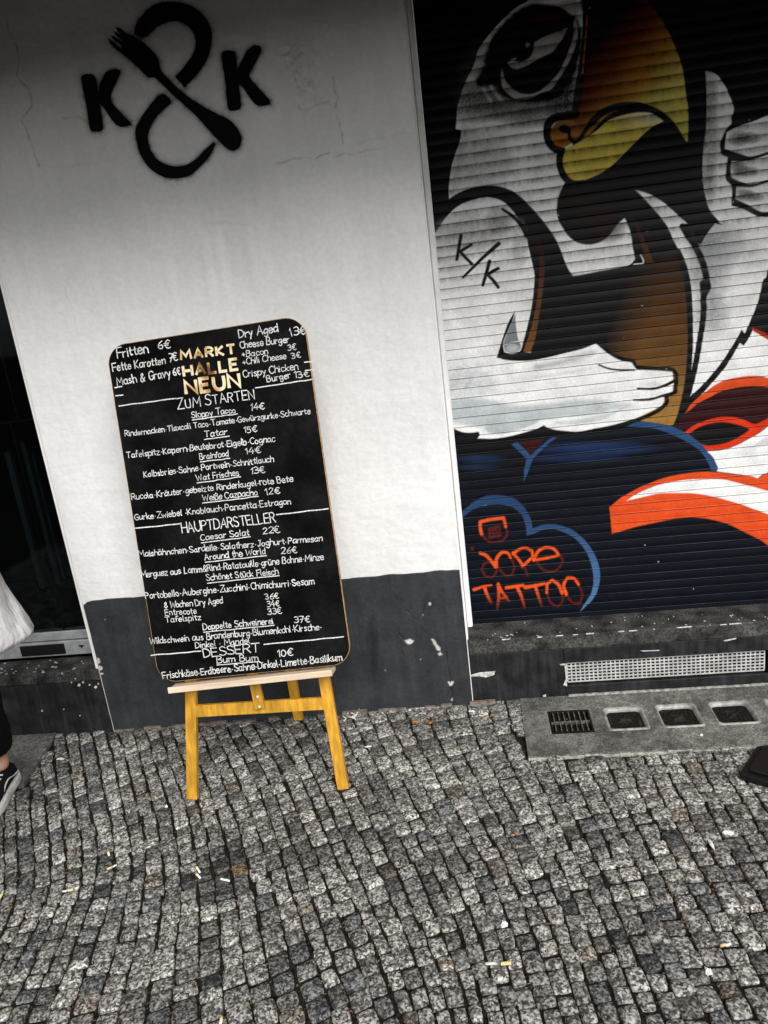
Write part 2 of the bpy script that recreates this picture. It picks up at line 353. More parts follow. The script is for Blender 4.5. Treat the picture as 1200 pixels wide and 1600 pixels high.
for k in range(len(lines)-1):
    y = -2.62+rng.uniform(0, .05)
    while y < -0.005:
        L = float(np.clip(rng.normal(.0515, .008), .036, .074)); y0, y1 = y, min(y+L, 0.012); y += L
        if y1-y0 < .022: continue
        j = .0046+.0016*float(np.clip(-.4-(lines[k][i0]), 0, 1))
        xl0, xl1 = np.interp([y0, y1], YS, lines[k]); xr0, xr1 = np.interp([y0, y1], YS, lines[k+1])
        sl = bow((xl0+xr0)/2, (y0+y1)/2); wdt = xr0-xl0
        if wdt < .022: continue
        # cross joints square to the run
        dy = wdt*0.5*sl/(1+sl*sl)*1.05
        c = np.array([[xl0, y0-dy*-1], [xr0, y0-dy], [xr1, y1-dy], [xl1, y1+dy]])
        c[0, 1] = y0+dy; c[1, 1] = y0-dy; c[2, 1] = y1-dy; c[3, 1] = y1+dy
        c[[0, 3], 0] = np.interp(c[[0, 3], 1], YS, lines[k]); c[[1, 2], 0] = np.interp(c[[1, 2], 1], YS, lines[k+1])
        c += rng.normal(0, .0024, (4, 2))+np.array([rng.normal(0, .0016), 0]); ctr = c.mean(0)
        if c[:, 1].max() > .014: c[:, 1] = np.minimum(c[:, 1], .012)
        if (SLAB[0]+.004 < ctr[0] < SLAB[1] and ctr[1] > SLAB[2]+.004): continue
        if ctr[0] < -1.797-ctr[1]*.154-.006 and ctr[1] > -.35 and ctr[0] > -2.9: continue
        if not (-3.4 < ctr[0] < 2.6): continue
        jy = .0042+rng.uniform(0, .0025); ux = (c[1]-c[0]+c[2]-c[3]); ux /= np.linalg.norm(ux); uy = (c[3]-c[0]+c[2]-c[1]); uy /= np.linalg.norm(uy)
        c = c+np.outer([1, -1, -1, 1], ux)*j*.5+np.outer([1, 1, -1, -1], uy)*jy*.5
        a = (gx+1)/2; b = (gy+1)/2
        rr = 0.86+0.14*1
        # round the corners in plan
        qx, qy = gx.copy(), gy.copy(); cr = (abs(gx)*abs(gy))**4*rng.uniform(.05, .13)
        qx = qx*(1-cr); qy = qy*(1-cr); a = (qx+1)/2; b = (qy+1)/2
        PX = c[0, 0]*(1-a)*(1-b)+c[1, 0]*a*(1-b)+c[2, 0]*a*b+c[3, 0]*(1-a)*b
        PY = c[0, 1]*(1-a)*(1-b)+c[1, 1]*a*(1-b)+c[2, 1]*a*b+c[3, 1]*(1-a)*b
        e = np.maximum(abs(gx), abs(gy)); h0 = rng.normal(0, .0013)
        tx, ty = rng.normal(0, .020, 2)
        H = -.0040*e**6+h0+tx*(PX-ctr[0])+ty*(PY-ctr[1])+rng.normal(0, .0005, gx.shape)+.0012*vnoise(PX*55, PY*55, 2)
        PZ = zg(PX)+H
        top = np.stack([PX.ravel(), PY.ravel(), PZ.ravel()], 1)
        lo = top[ring].copy(); lo[:, 2] -= .022; lo[:, :2] = ctr+(lo[:, :2]-ctr)*.98
        SV.append(top); SV.append(lo)
        SF.append(gf+base)
        r0 = np.array(ring)+base; r1 = np.arange(nrg)+base+G*G
        SF.append(np.stack([r0, r1, np.roll(r1, -1), np.roll(r0, -1)], 1))
        t = float(np.clip(rng.normal(.92, .27), .40, 1.7)); tint = np.array([1.02, 1, .955])*t
        u = rng.random()
        if u < .025: tint = np.array([1.05, .93, .8])*t*.8
        elif u < .11: tint = np.array([.95, .97, 1.0])*t*.55
        d1 = np.hypot((ctr[0]-STAIN[0])/.085, (ctr[1]-STAIN[1])/.095)
        if d1 < 1.3: tint = tint*(.28+.5*max(0, d1-.6))
        if np.hypot(ctr[0]-BROWN[0], ctr[1]-BROWN[1]) < .03: tint = np.array([.62, .46, .28])*.9
        n_ = G*G+nrg; SC.append(np.tile(tint, (n_, 1))); base += n_
me = npmesh('cobblestone_pavement', np.concatenate(SV), np.concatenate(SF), True)
setcol(me, np.concatenate(SC))
pave = link('cobblestone_pavement', me, m_stone); tag(pave, kind='structure')
n_x = 60; gxs = np.concatenate([[-60], np.linspace(-4, 3, n_x), [60]]); gys = np.array([-60, -3.0, -2, -1, 0, .6])
GX, GY = np.meshgrid(gxs, gys); soil = npmesh('ground', np.stack([GX.ravel(), GY.ravel(), (zg(GX)-.0095).ravel()], 1), gridfaces(len(gys), len(gxs)), False)
tag(link('ground', soil, m_soil), kind='structure')

# ================================================================== BUILDING
XL, XR = -1.548, -0.087             # the white pier between the two openings
bld = empty('building', (-0.8, 0, 0)); OFF = bld.location.copy()
tag(bld, 'white plastered building front with dark grey plinth, shop window and painted roller shutter', 'building')
def bpart(mb, name, m, parent=bld, **k):
    o = mb.build(name, m, parent, off=OFF, **k); return o
# ---- plastered wall with its relief
CR = [  # cracks: (points, depth mm, width mm)
    ([(5, 20), (12, 38), (20, 62), (29, 85), (30, 104), (27, 116), (36, 128), (45, 141), (50, 160), (40, 177), (35, 190), (46, 215), (54, 240), (60, 262)], 2.0, 3.4),
    ([(100, 184), (125, 183), (137, 191)], 1.4, 3),
    ([(435, 257), (455, 250), (472, 247), (490, 248), (515, 241)], 2.4, 4), ([(520, 245), (560, 238), (592, 233)], 1.8, 3.4),
    ([(466, 165), (472, 170), (490, 166), (513, 159)], 2.8, 4.5), ([(520, 122), (524, 140), (526, 158), (524, 168)], 1.8, 4),
    ([(526, 180), (533, 200), (535, 212), (536, 224)], 1.8, 3.4), ([(560, 225), (600, 214), (648, 207)], .9, 3),
    ([(83, 423), (95, 440), (105, 455), (113, 480), (121, 518)], -1.2, 5), ([(62, 262), (120, 258), (190, 248), (250, 246)], .35, 4),
    ([(445, 95), (452, 83), (463, 70), (475, 62)], -1.8, 6), ([(505, 55), (515, 45), (512, 35), (490, 33)], .9, 5), ([(455, 110), (462, 125), (470, 138), (485, 148)], 1.2, 5),
    ([(330, 352), (352, 348), (372, 350), (402, 356)], .6, 5), ([(0, 152), (12, 146)], 1.2, 3)]
PCR = [([(631, 952), (652, 968), (658, 958), (668, 935), (673, 945), (671, 960)], 2, 2.4), ([(625, 958), (624, 988), (632, 1000), (648, 1001), (660, 993), (656, 970)], 1.8, 2.4),
       ([(626, 1002), (632, 1034)], 1.5, 2.2), ([(677, 958), (681, 990), (684, 1002), (691, 1014)], 2, 2.4), ([(696, 1010), (698, 1030), (704, 1066), (707, 1102)], 2.4, 3),
       ([(610, 925), (620, 936), (640, 945)], 1, 2), ([(180, 945), (176, 980), (183, 1010)], 1, 2.2), ([(660, 1005), (659, 1040)], .8, 2)]
def world_line(P, n=4):
    P = smooth_poly(P, False, n) if len(P) > 2 else np.asarray(P, float)
    Q = on_wall(P[:, 0], P[:, 1]); return Q[:, [0, 2]]
def relief(X, Zc, cracks, amp=1.0):
    h = amp*(0.0020*fbm(X*3.1, Zc*3.1, 3, 1)+0.0007*fbm(X*17, Zc*17, 4, 4))
    dirt = np.zeros_like(X)
    for P, dep, wd in cracks:
        L = world_line(P); m = .02; lo, hi = L.min(0)-m, L.max(0)+m
        idx = np.nonzero((X > lo[0]) & (X < hi[0]) & (Zc > lo[1]) & (Zc < hi[1]))[0]
        if len(idx) == 0: continue
        jx = .0042*fbm(X[idx]*38, Zc[idx]*38, 3, 8); jz = .0042*fbm(X[idx]*38, Zc[idx]*38, 3, 18)
        d = sdf_line(X[idx]+jx, Zc[idx]+jz, L, 0.0)*1000
        g = np.exp(-(d/(wd*.62))**2)*np.clip(.75+.6*vnoise(X[idx]*45, Zc[idx]*45, 12), .15, 1.3)
        h[idx] += g*dep*1.5/1000; dirt[idx] = np.maximum(dirt[idx], g*np.clip(dep/2.4, 0, 1))
    return h, dirt
dx = .0038
xs = np.arange(XL, XR+1e-6, (XR-XL)/round((XR-XL)/dx)); zs = np.concatenate([np.arange(-.06, 2.62, dx), [2.72, 2.95]])
WX, WZ = np.meshgrid(xs, zs); X = WX.ravel(); Zc = WZ.ravel()
h, dirt = relief(X, Zc, CR)
PU, PV = to_px(np.stack([X, np.zeros_like(X), Zc], 1))
rgh = np.exp(-(((PU-465)/26)**2+((PV-88)/30)**2))+.8*np.exp(-(((PU-487)/24)**2+((PV-140)/26)**2))
h += rgh*(.0042*fbm(X*75, Zc*75, 4, 6)-.0005)
stain = np.exp(-(((PU-350)/90)**2+((PV-395)/70)**2))*vnoise(X*38, Zc*3, 6)*.5
edge = np.clip(np.minimum(X-XL, XR-X)/.02, 0, 1); h = h*edge+(1-edge)*.0012*fbm(Zc*14, Zc*0, 3, 5)
cv = Canvas(PU, PV, WHITE)
cv.C *= (1-.45*np.clip(dirt, 0, 1)-.30*np.clip(rgh*fbm(X*90, Zc*90, 2, 3), 0, 1)+.16*stain)[:, None]
# the sprayed emblem: soft overspray stays in the plaster, the crisp stencil lies on it
LZ = lambda p: Z((110, 0), .275, p)
EMB = {
 'stencil_letter': [
   [LZ([(58, 440), (72, 422), (128, 420), (146, 440), (168, 560), (190, 735), (180, 748), (126, 753), (112, 740), (85, 590)]),
    LZ([(160, 500), (200, 410), (235, 390), (285, 396), (290, 415), (235, 540), (240, 580), (350, 700), (350, 715), (280, 725), (188, 618), (160, 580)])],
   [LZ([(857, 302), (870, 288), (928, 287), (942, 302), (958, 450), (973, 600), (965, 623), (905, 632), (893, 615), (875, 460)]),
    LZ([(940, 400), (955, 370), (1010, 275), (1045, 255), (1085, 265), (1092, 285), (1020, 430), (1030, 450), (1137, 570), (1140, 596), (1065, 606), (975, 495), (945, 470)])]],
 'stencil_ampersand': [
   [LZ([(362, 175), (375, 130), (420, 70), (480, 25), (560, 8), (640, 15), (710, 45), (770, 100), (805, 180), (800, 280), (770, 360), (720, 430), (650, 502), (590, 436), (650, 370), (700, 290), (710, 230), (690, 180), (650, 140), (600, 125), (550, 130), (490, 160), (430, 215), (400, 217), (362, 192)])],
   [LZ([(500, 540), (530, 530), (570, 560), (576, 585), (500, 660), (460, 720), (445, 780), (460, 850), (500, 905), (560, 935), (630, 940), (700, 910), (760, 850), (812, 803), (830, 817), (800, 880), (740, 950), (680, 1000), (600, 1018), (520, 1005), (450, 960), (400, 890), (370, 800), (365, 740), (390, 680), (440, 610)])]],
 'stencil_fork': [
   [LZ([(300, 176), (340, 195), (380, 215), (430, 250), (490, 310), (510, 350), (516, 390), (560, 445), (640, 520), (740, 590), (830, 640), (920, 690), (965, 750), (977, 800), (955, 848), (915, 861), (880, 840), (820, 780), (720, 670), (600, 560), (500, 465), (475, 444), (445, 445), (400, 405), (320, 325), (296, 290), (290, 240)]),
    LZ([(256, 152), (268, 154), (305, 178), (312, 205), (296, 205), (268, 178)]), LZ([(244, 176), (254, 178), (300, 212), (300, 234), (280, 222), (258, 200)]),
    LZ([(228, 202), (238, 202), (296, 240), (300, 262), (276, 250), (246, 226)]), LZ([(213, 222), (222, 222), (270, 262), (325, 308), (325, 330), (290, 305), (240, 262)])]]}
for nm, gl in EMB.items():
    for polys in gl:
        for P in polys:
            if len(P) > 6: cv.poly(P, (.012, .012, .012), soft=27, alpha=.6, rough=2.0); cv.poly(P, (.008, .008, .008), soft=8, alpha=.95, rough=1.2)
V3 = np.stack([X, h, Zc], 1); nr, nc = WX.shape; F = gridfaces(nr, nc)
# side returns of the pier
ids = np.arange(nr*nc).reshape(nr, nc); extra = []; EF = []; b0 = nr*nc
for c, flip in ((0, False), (nc-1, True)):
    v = V3[ids[:, c]].copy(); v[:, 1] = .02; extra.append(v)
    a = ids[:, c]; e = np.arange(nr)+b0; b0 += nr
    q = np.stack([e[:-1], a[:-1], a[1:], e[1:]], 1); EF.append(q[:, ::-1] if flip else q)
me = npmesh('wall', np.concatenate([V3]+extra)-np.array(OFF), np.concatenate([F]+EF), True)
setcol(me, np.concatenate([cv.C]+[np.tile(WHITE, (nr, 1))]*2))
wall = link('wall', me, m_plaster, bld); wall['label'] = 'white plastered pier with hairline cracks and a rough repaired patch'
for nm, gl in EMB.items():
    for polys in gl:
        VV, FF = [], []
        for P in polys:
            P = smooth_poly(P, True, 5, 70); cc_ = P.mean(0); nn_ = np.roll(P, -1, 0)-np.roll(P, 1, 0); nn_ = np.stack([-nn_[:, 1], nn_[:, 0]], 1)/np.maximum(np.linalg.norm(nn_, axis=1), 1e-6)[:, None]
            ar_ = np.sum(P[:, 0]*np.roll(P[:, 1], -1)-np.roll(P[:, 0], -1)*P[:, 1]); P = P+np.sign(ar_)*nn_*(1.1 if len(P) > 40 else .25)+.5*np.stack([vnoise(P[:, 0]/2.5, P[:, 1]/2.5, 3), vnoise(P[:, 0]/2.5, P[:, 1]/2.5, 4)], 1)
            Q = on_wall(P[:, 0], P[:, 1])[:, [0, 2]]
            lo, hi = Q.min(0), Q.max(0); gx_, gz_ = np.meshgrid(np.arange(lo[0], hi[0], .012), np.arange(lo[1], hi[1], .012)); gx_, gz_ = gx_.ravel(), gz_.ravel()
            ins = sdf_poly(gx_, gz_, Q) < -.003
            pts = [Vector(q) for q in Q]+[Vector((x, z)) for x, z in zip(gx_[ins], gz_[ins])]
            r = geometry.delaunay_2d_cdt(pts, [], [list(range(len(Q)))], 1, 1e-6)
            b_ = len(VV); VV += [(v[0], v[1]) for v in r[0]]; FF += [tuple(b_+i for i in f) for f in r[2]]
        VV = np.array(VV); hh, _ = relief(VV[:, 0], VV[:, 1], CR)
        me = mesh(nm, np.stack([VV[:, 0]-OFF[0], hh-.0016, VV[:, 1]], 1), FF); link(nm, me, m_spray, wall)
# core behind the plaster, with the plain wall beyond the openings
mb = MB(); mb.box(XL+.001, XR-.0012, .016, .45, -.1, 2.95); bpart(mb, 'wall_core', m_jamb)
for a_, b_ in ((-6.0, -3.0), (2.35, 6.0)):
    mb = MB(); mb.box(a_, b_, 0.0, .45, -.1, 2.95, .004); bpart(mb, 'outer_wall', m_jamb)
mb = MB(); mb.box(-6.0, 6.0, 0, .45, 2.952, 5.5); bpart(mb, 'upper_wall', m_jamb)
# unseen overhang, added above the view so the top of the wall is shaded
AW_D, AW_Z = .94, 2.39
aw = empty('added_awning', (0, 0, 0)); aw.parent = bld; aw.location = (0, 0, 0)
mb = MB(); th = math.atan2(2.86-AW_Z-.02, AW_D); ln_ = math.hypot(AW_D, 2.86-AW_Z-.02)
mb.box(-4.2, 3.2, -ln_, 0, -.004, .004, .001, Matrix.Translation((0, -.002, 2.86)) @ Matrix.Rotation(th, 4, 'X')); bpart(mb, 'added_canopy', m_added_awning, parent=aw)
mb = MB(); mb.box(-4.2, 3.2, -AW_D-.012, -AW_D-.004, AW_Z-.04, AW_Z+.02, .001); bpart(mb, 'added_valance', m_added_awning, parent=aw)
mb = MB(); mb.box(-4.2, 3.2, -.14, -.003, 2.862, 2.98, .01); bpart(mb, 'added_cassette', m_black, parent=aw)
for x in (-3.9, 2.9):
    mb = MB(); mb.bar((x, -.01, 2.70), (x, -AW_D+.01, AW_Z+.01), .03, .03, up=(1, 0, 0)); bpart(mb, 'added_awning_arm', m_black, parent=aw)
# ---- plinth (its own coat of paint, a few mm proud)
xs = np.arange(XL+.006, XR-.001, .0035); zs = np.arange(-.06, .5465, .0035)
WX, WZ = np.meshgrid(xs, zs); X = WX.ravel(); Zc = WZ.ravel()
h, dirt = relief(X, Zc, PCR, .9)
top = np.clip((Zc-.49)/.055, 0, 1); Zd = Zc+top*(.0045*fbm(X*9, X*0, 4, 3)+.003*(X+.8))
cz = np.clip(.05-np.hypot(np.maximum(XL+.05-X, 0), np.maximum(Zc-.497, 0)), -1, 0)     # rounded upper left corner
Zd = Zd+np.where((X < XL+.05) & (Zc > .44), cz*1.0, 0)
PU, PV = to_px(np.stack([X, np.zeros_like(X), Zd], 1))
cv = Canvas(PU, PV, (.0315, .034, .0385))
cv.C *= (1-.62*np.clip(dirt, 0, 1))[:, None]
cv.blob((582, 1010), 11, 62, (.016, .017, .020), .75, .6, .5)
PZ = lambda p: Z((500, 850), .2167, p)
BARE = (.62, .60, .57)
for P in ([(610, 690), (640, 684), (675, 690), (665, 708), (640, 714), (622, 704)], [(800, 680), (820, 678), (838, 705), (866, 745), (870, 765), (850, 760), (830, 730), (812, 700)],
          [(845, 785), (870, 775), (885, 795), (860, 805)], [(785, 420), (797, 415), (800, 435), (788, 440)], [(738, 500), (748, 502), (746, 514), (737, 512)],
          [(920, 990), (932, 985), (940, 998), (952, 985), (965, 990), (955, 1015), (938, 1022)], [(945, 1110), (960, 1105), (958, 1130), (946, 1128)],
          [(465, 895), (472, 900), (480, 912), (470, 910)]):
    cv.poly(PZ(P), BARE, rough=.8)
for _ in range(16):
    u, v = rng.uniform(150, 735), rng.uniform(950, 1120); cv.blob((u, v), rng.uniform(.6, 1.8), rng.uniform(.6, 1.6), BARE if rng.random() < .6 else (.006, .006, .006), 1, .3)
for a in ((154, 1032, 3.5, 5), (156, 1043, 5, 4), (150, 1048, 3, 2), (160, 1052, 2, 1.5)): cv.blob(a[:2], a[2], a[3], BARE, 1, .25, .5)
me = npmesh('plinth', np.stack([X-OFF[0], h-.0045, Zd], 1), gridfaces(*WX.shape), True)
sol_n = len(X); setcol(me, cv.C)
pl = link('plinth', me, m_plinth, bld); sm = pl.modifiers.new('thickness', 'SOLIDIFY'); sm.thickness = .008; sm.offset = -1; pl['label'] = 'dark grey painted plinth with cracks and white chips'
# crumbling render strip where the wall meets the paving
mb = MB(); px = XL+.01
while px < XR+.1:
    wdt = rng.uniform(.03, .11); z = float(zg(px))
    Mx = Matrix.Translation((px, -.006, z)) @ Matrix.Rotation(rng.normal(0, .03), 4, 'Y')
    mb.box(0, wdt, -.010-rng.uniform(0, .006), .004, -.02, rng.uniform(.002, .009), .002, Mx); px += wdt+rng.uniform(.0, .08)
o = bpart(mb, 'render_strip', m_render); o['kind'] = 'stuff'

# ---- right: jamb, sill, base with vent, shutter
mb = MB(); mb.box(XR-.0012+.0012, XR+.004, .012, .17, .262, 2.95, .001); bpart(mb, 'jamb', m_jamb)
YS_ = .150
SZ = .262
mb = MB()
mb.box(XR+.001, 2.35, -.004, .20, .205, SZ, .004); sill = bpart(mb, 'shutter_sill', m_sill)
mb = MB()
for _ in range(48):
    x = rng.uniform(XR+.05, 1.3); y = -.004+abs(rng.normal(0, .03)) if rng.random() < .6 else rng.uniform(0, .14); s = rng.uniform(.001, .0038)
    mb.box(-s*rng.uniform(.8, 2), s*rng.uniform(.8, 2), -s*.6, s*.6, -.001, .0022, 0, Matrix.Translation((x, y, SZ)) @ Matrix.Rotation(rng.uniform(0, 3), 4, 'Z'))
for x in np.sort(rng.uniform(.02, 1.3, 34)):       # worn front edge
    if rng.random() < .6:
        l = rng.uniform(.004, .035); mb.box(x, x+l, -.0050-rng.uniform(0, .0006), -.004+rng.uniform(0, .003), SZ-.003, SZ+.0005+rng.uniform(0, .0005), .0004)
bpart(mb, 'paint_flakes', m_chip, parent=sill)['kind'] = 'stuff'
mb = MB()
mb.box(XR+.001, .262, 0.0, .30, -.1, .204, .003); mb.box(.263, .985, .0, .30, .145, .204, .003); mb.box(.263, 2.35, .0, .30, -.1, .052, .003)
mb.box(.986, 1.012, 0, .30, .053, .144, .002); mb.box(1.012, 2.35, 0, .30, .145, .204, .002); mb.box(.263, 2.35, .12, .3, .053, .144)
bw = bpart(mb, 'base_wall', m_base)
# irregular edges of old render on the base
for P in ([(712, 1060), (750, 1050), (774, 1048), (772, 1054), (760, 1058), (745, 1056)], [(874, 1037), (884, 1036), (883, 1039), (876, 1039)], [(1000, 1016), (1030, 1015), (1030, 1016.5), (1004, 1017.5)], [(986, 994), (990, 993), (990, 996), (986, 996)], [(848, 1086), (853, 1084), (853, 1089), (849, 1090)],
          [(1130, 1000), (1150, 996), (1150, 998), (1132, 1002)], [(880, 1070), (884, 1060), (882, 1040), (885, 1038), (886, 1072)]):
    P = np.array(P, float); Q = on_wall(P[:, 0], P[:, 1], 0.0)
    mb = MB(); f_ = mb.bm.faces.new([mb.bm.verts.new((q[0], -.0025, q[2])) for q in Q]); bpart(mb, 'bare_patch', m_chip, parent=bw)
def lattice(x0, x1, z0, z1, nx, nz, wd, y):
    mb = MB()
    for i in range(nx+1):
        x = x0+(x1-x0)*i/nx; mb.box(x-wd/2, x+wd/2, y-.0015, y+.0015, z0, z1)
    for k in range(nz+1):
        z = z0+(z1-z0)*k/nz; mb.box(x0, x1, y-.0033, y-.0008, z-wd/2, z+wd/2)
    return mb
g1 = bpart(lattice(.272, .975, .062, .140, 44, 6, .0048, .012), 'vent_grille', m_gal)
g2 = bpart(lattice(1.02, 1.72, .062, .140, 44, 6, .0048, .012), 'vent_grille', m_gal)

# ---- the roller shutter with its mural, colours laid per vertex
PITCH, Z00 = .0347, 1.3872
xs = np.concatenate([np.arange(-.064, 1.50, .0026), np.arange(1.52, 2.36, .03)])
k0 = math.ceil((.258-Z00)/PITCH)-1; prof = []
for k in range(k0, k0+74):
    zb = Z00+k*PITCH
    for u in (0.0, .012, .03, .05, .07, .09, .115, .15, .20, .27, .34, .42, .50, .58, .66, .74, .82, .89, .95, .988):
        # rolled hem at the foot, then a convex face leaning back under the slat above
        if u < .05: y = -.0010-.0048*math.sin(math.pi/2*u/.05)
        elif u < .10: y = -.0046-.0012*math.sin(math.pi*(.5+.5*(u-.05)/.05))
        else: y = -.0046*math.cos(math.pi/2*((u-.10)/.9)**1.15)
        prof.append((zb+u*PITCH, y))
prof = np.array([p for p in prof if .250 < p[0] < 2.80])
WX, WZ = np.meshgrid(xs, prof[:, 0]); WY = np.repeat(prof[:, 1][:, None], len(xs), 1)
X = WX.ravel(); Zc = WZ.ravel()
Yc = YS_+WY.ravel()+.0012*fbm(X*2, Zc*1.3, 2, 21)
PU, PV = to_px(np.stack([X, np.full_like(X, YS_), Zc], 1))
K = (.0042, .0042, .0045); W = (.80, .80, .79)
m_ = Canvas(PU, PV, K)
navy = np.clip((PV-690)/90, 0, 1)[:, None]; m_.C = m_.C*(1-navy)+np.array((.0035, .0045, .0085))*navy
# face
m_.poly([(860, -28), (842, -12), (830, 0), (814, 8), (799, 19), (780, 37), (761, 59), (747, 80), (741, 101), (730, 123), (722, 143), (716, 163), (713, 180), (712, 202), (721, 204), (719, 219), (712, 239), (706, 258), (703, 277), (701, 295), (701, 320), (760, 300), (820, 330), (860, 390), (893, 431), (897, 431), (935, 424), (985, 413), (992, 405), (988, 385), (985, 365), (978, 345), (940, 300), (900, 250), (893, 180), (904, 100), (910, 40), (908, -10), (890, -26)], W)
m_.blob((745, 160), 60, 34, (.02, .02, .02), .8, .6, .22); m_.blob((830, 170), 70, 32, (.03, .03, .03), .75, .7, .2); m_.blob((800, 120), 90, 80, (.06, .06, .06), .75, .8, .15); m_.blob((880, 140), 34, 70, (.02, .02, .02), .95, .6, .2)
m_.blob((745, 250), 60, 60, (.25, .25, .25), .5, .8, .3); m_.line([(708, 300), (716, 255), (727, 205)], 12, (.32, .32, .32), soft=10, alpha=.5)
m_.poly([(650, 120), (700, 140), (713, 165), (712, 202), (721, 204), (719, 219), (712, 239), (706, 258), (703, 277), (701, 295), (701, 322), (680, 350), (650, 330)], K)
m_.poly([(826, 7), (862, 7), (880, 12), (892, 22), (900, 22), (909, 50), (906, 90), (896, 122), (880, 146), (862, 158), (830, 162), (800, 157), (782, 149), (774, 137), (745, 136), (743, 126), (754, 104), (758, 84), (767, 61), (785, 38), (806, 18)], K, soft=8, rough=1.2)
m_.blob((845, 30), 40, 14, (.035, .004, .004), .8)
m_.poly([(898, 28), (902, 40), (902, 58), (896, 80), (887, 100), (874, 122), (859, 141), (846, 145), (830, 153), (815, 156), (803, 154), (795, 148), (787, 140), (783, 126), (784, 108), (787, 120), (793, 132), (802, 140), (815, 147), (828, 148), (841, 144), (857, 131), (870, 118), (881, 98), (890, 76), (897, 50), (896, 36)], (.34, .31, .31), soft=2.2)
m_.poly([(835, 67), (850, 58), (868, 51), (886, 45), (880, 58), (872, 70), (862, 82), (850, 88), (840, 93), (830, 99), (815, 106), (805, 108), (797, 104), (793, 98), (800, 96), (815, 97), (829, 89), (833, 80)], (.36, .35, .33), soft=2)
m_.poly([(798, 94), (806, 91), (806, 93), (798, 95)], (.4, .4, .4)); m_.poly([(821, 68), (825, 67), (826, 74), (822, 75)], (.2, .2, .2)); m_.blob((880, 20), 1, 1, K)
m_.poly([(822, 6), (830, -10), (906, -10), (900, 1), (880, 5), (862, 7), (845, 5)], W); m_.poly([(866, 7), (898, 2), (907, 8), (906, 17), (900, 20), (890, 20), (880, 13)], (.5, .48, .48))
for q in ([(756, 140), (762, 150), (767, 160)], [(767, 136), (775, 148), (784, 158)]): m_.line(q, 4, (.6, .6, .6), soft=5, alpha=.7)
# beak
def beak(u, v):
    t = np.clip(((u-925)+.85*(v-75))/175, 0, 1)[:, None]
    s = [(.008, .002, .002), (.10, .018, .003), (.29, .13, .018), (.50, .42, .085)]
    p = [0, .34, .68, 1.0]; out = np.zeros((len(u), 3))
    for c in range(3): out[:, c] = np.interp(t[:, 0], p, [q[c] for q in s])
    return out
m_.poly([(912, -20), (1000, -20), (1012, 2), (1025, 20), (1037, 38), (1046, 55), (1054, 74), (1061, 92), (1066, 110), (1069, 128), (1071, 147), (1074, 165), (1075, 190), (1076, 221), (1067, 222), (1055, 196), (1040, 182), (1020, 172), (1000, 168), (975, 170), (950, 180), (930, 200), (910, 224), (890, 222), (880, 190), (895, 180), (906, 165), (912, 130), (914, 80), (910, 40)], beak)
m_.line([(917, 25), (915, 55), (912, 90), (910, 115)], 2.2, (.32, .09, .01))
m_.poly([(905, -20), (965, -20), (967, 3), (930, 14), (908, 18)], K, soft=6)
m_.line([(899, 178), (880, 182), (866, 185), (857, 193), (855, 206), (857, 220), (865, 231), (878, 236), (875, 250), (877, 263), (884, 278), (897, 286), (912, 286), (930, 280), (950, 268)], 13, K)
def bulbc(u, v): t = np.clip((v-195)/36, 0, 1)[:, None]; return (1-t)*np.array((.20, .09, .02))+t*np.array((.42, .14, .012))
m_.poly([(862, 200), (870, 192), (885, 188), (897, 190), (907, 200), (903, 215), (890, 226), (880, 231), (868, 231), (860, 222), (858, 210)], bulbc)
def lip(u, v):
    t = np.clip((u-950)/85, 0, 1)[:, None]*np.clip((205-v)/25, 0, 1)[:, None]; return (1-t)*np.array((.58, .46, .075))+t*np.array((.74, .72, .52))
m_.poly([(884, 231), (880, 245), (878, 255), (881, 265), (888, 276), (897, 282), (910, 282), (925, 277), (943, 268), (960, 255), (975, 240), (990, 225), (1005, 210), (1020, 198), (1036, 190), (1025, 180), (1005, 176), (985, 178), (965, 183), (948, 190), (935, 202), (920, 213), (905, 222), (893, 228)], lip)
m_.line([(899, 178), (880, 182), (866, 185), (857, 193), (855, 206), (857, 220), (865, 231), (876, 235), (874, 248), (876, 263), (883, 278), (896, 287), (911, 286)], 10, K)
m_.line([(878, 199), (888, 203), (890, 215), (897, 223), (905, 218), (915, 203), (930, 186)], 6, K); m_.line([(924, 192), (940, 177), (960, 168), (985, 165), (1008, 168), (1030, 178), (1048, 194), (1060, 212), (1068, 226)], 11, K)
m_.poly([(873, 198), (882, 194), (892, 200), (892, 208), (882, 209), (874, 205)], K)
m_.poly([(885, 281), (875, 300), (870, 320), (871, 340), (880, 358), (892, 373), (908, 381), (925, 382), (942, 376), (955, 364), (965, 350), (977, 340), (995, 330), (1000, 290), (960, 258), (912, 284)], K)
for q in ((900, 310, 34, 18), (950, 360, 30, 22), (930, 340, 40, 30)): m_.blob(q[:2], q[2], q[3], (.018, .003, .003), .8)
m_.poly([(1060, 222), (1086, 222), (1098, 100), (1104, 130), (1103, 200), (1098, 260), (1103, 320), (1118, 350), (1092, 386), (1066, 350), (1020, 306), (985, 298), (1035, 192)], K)
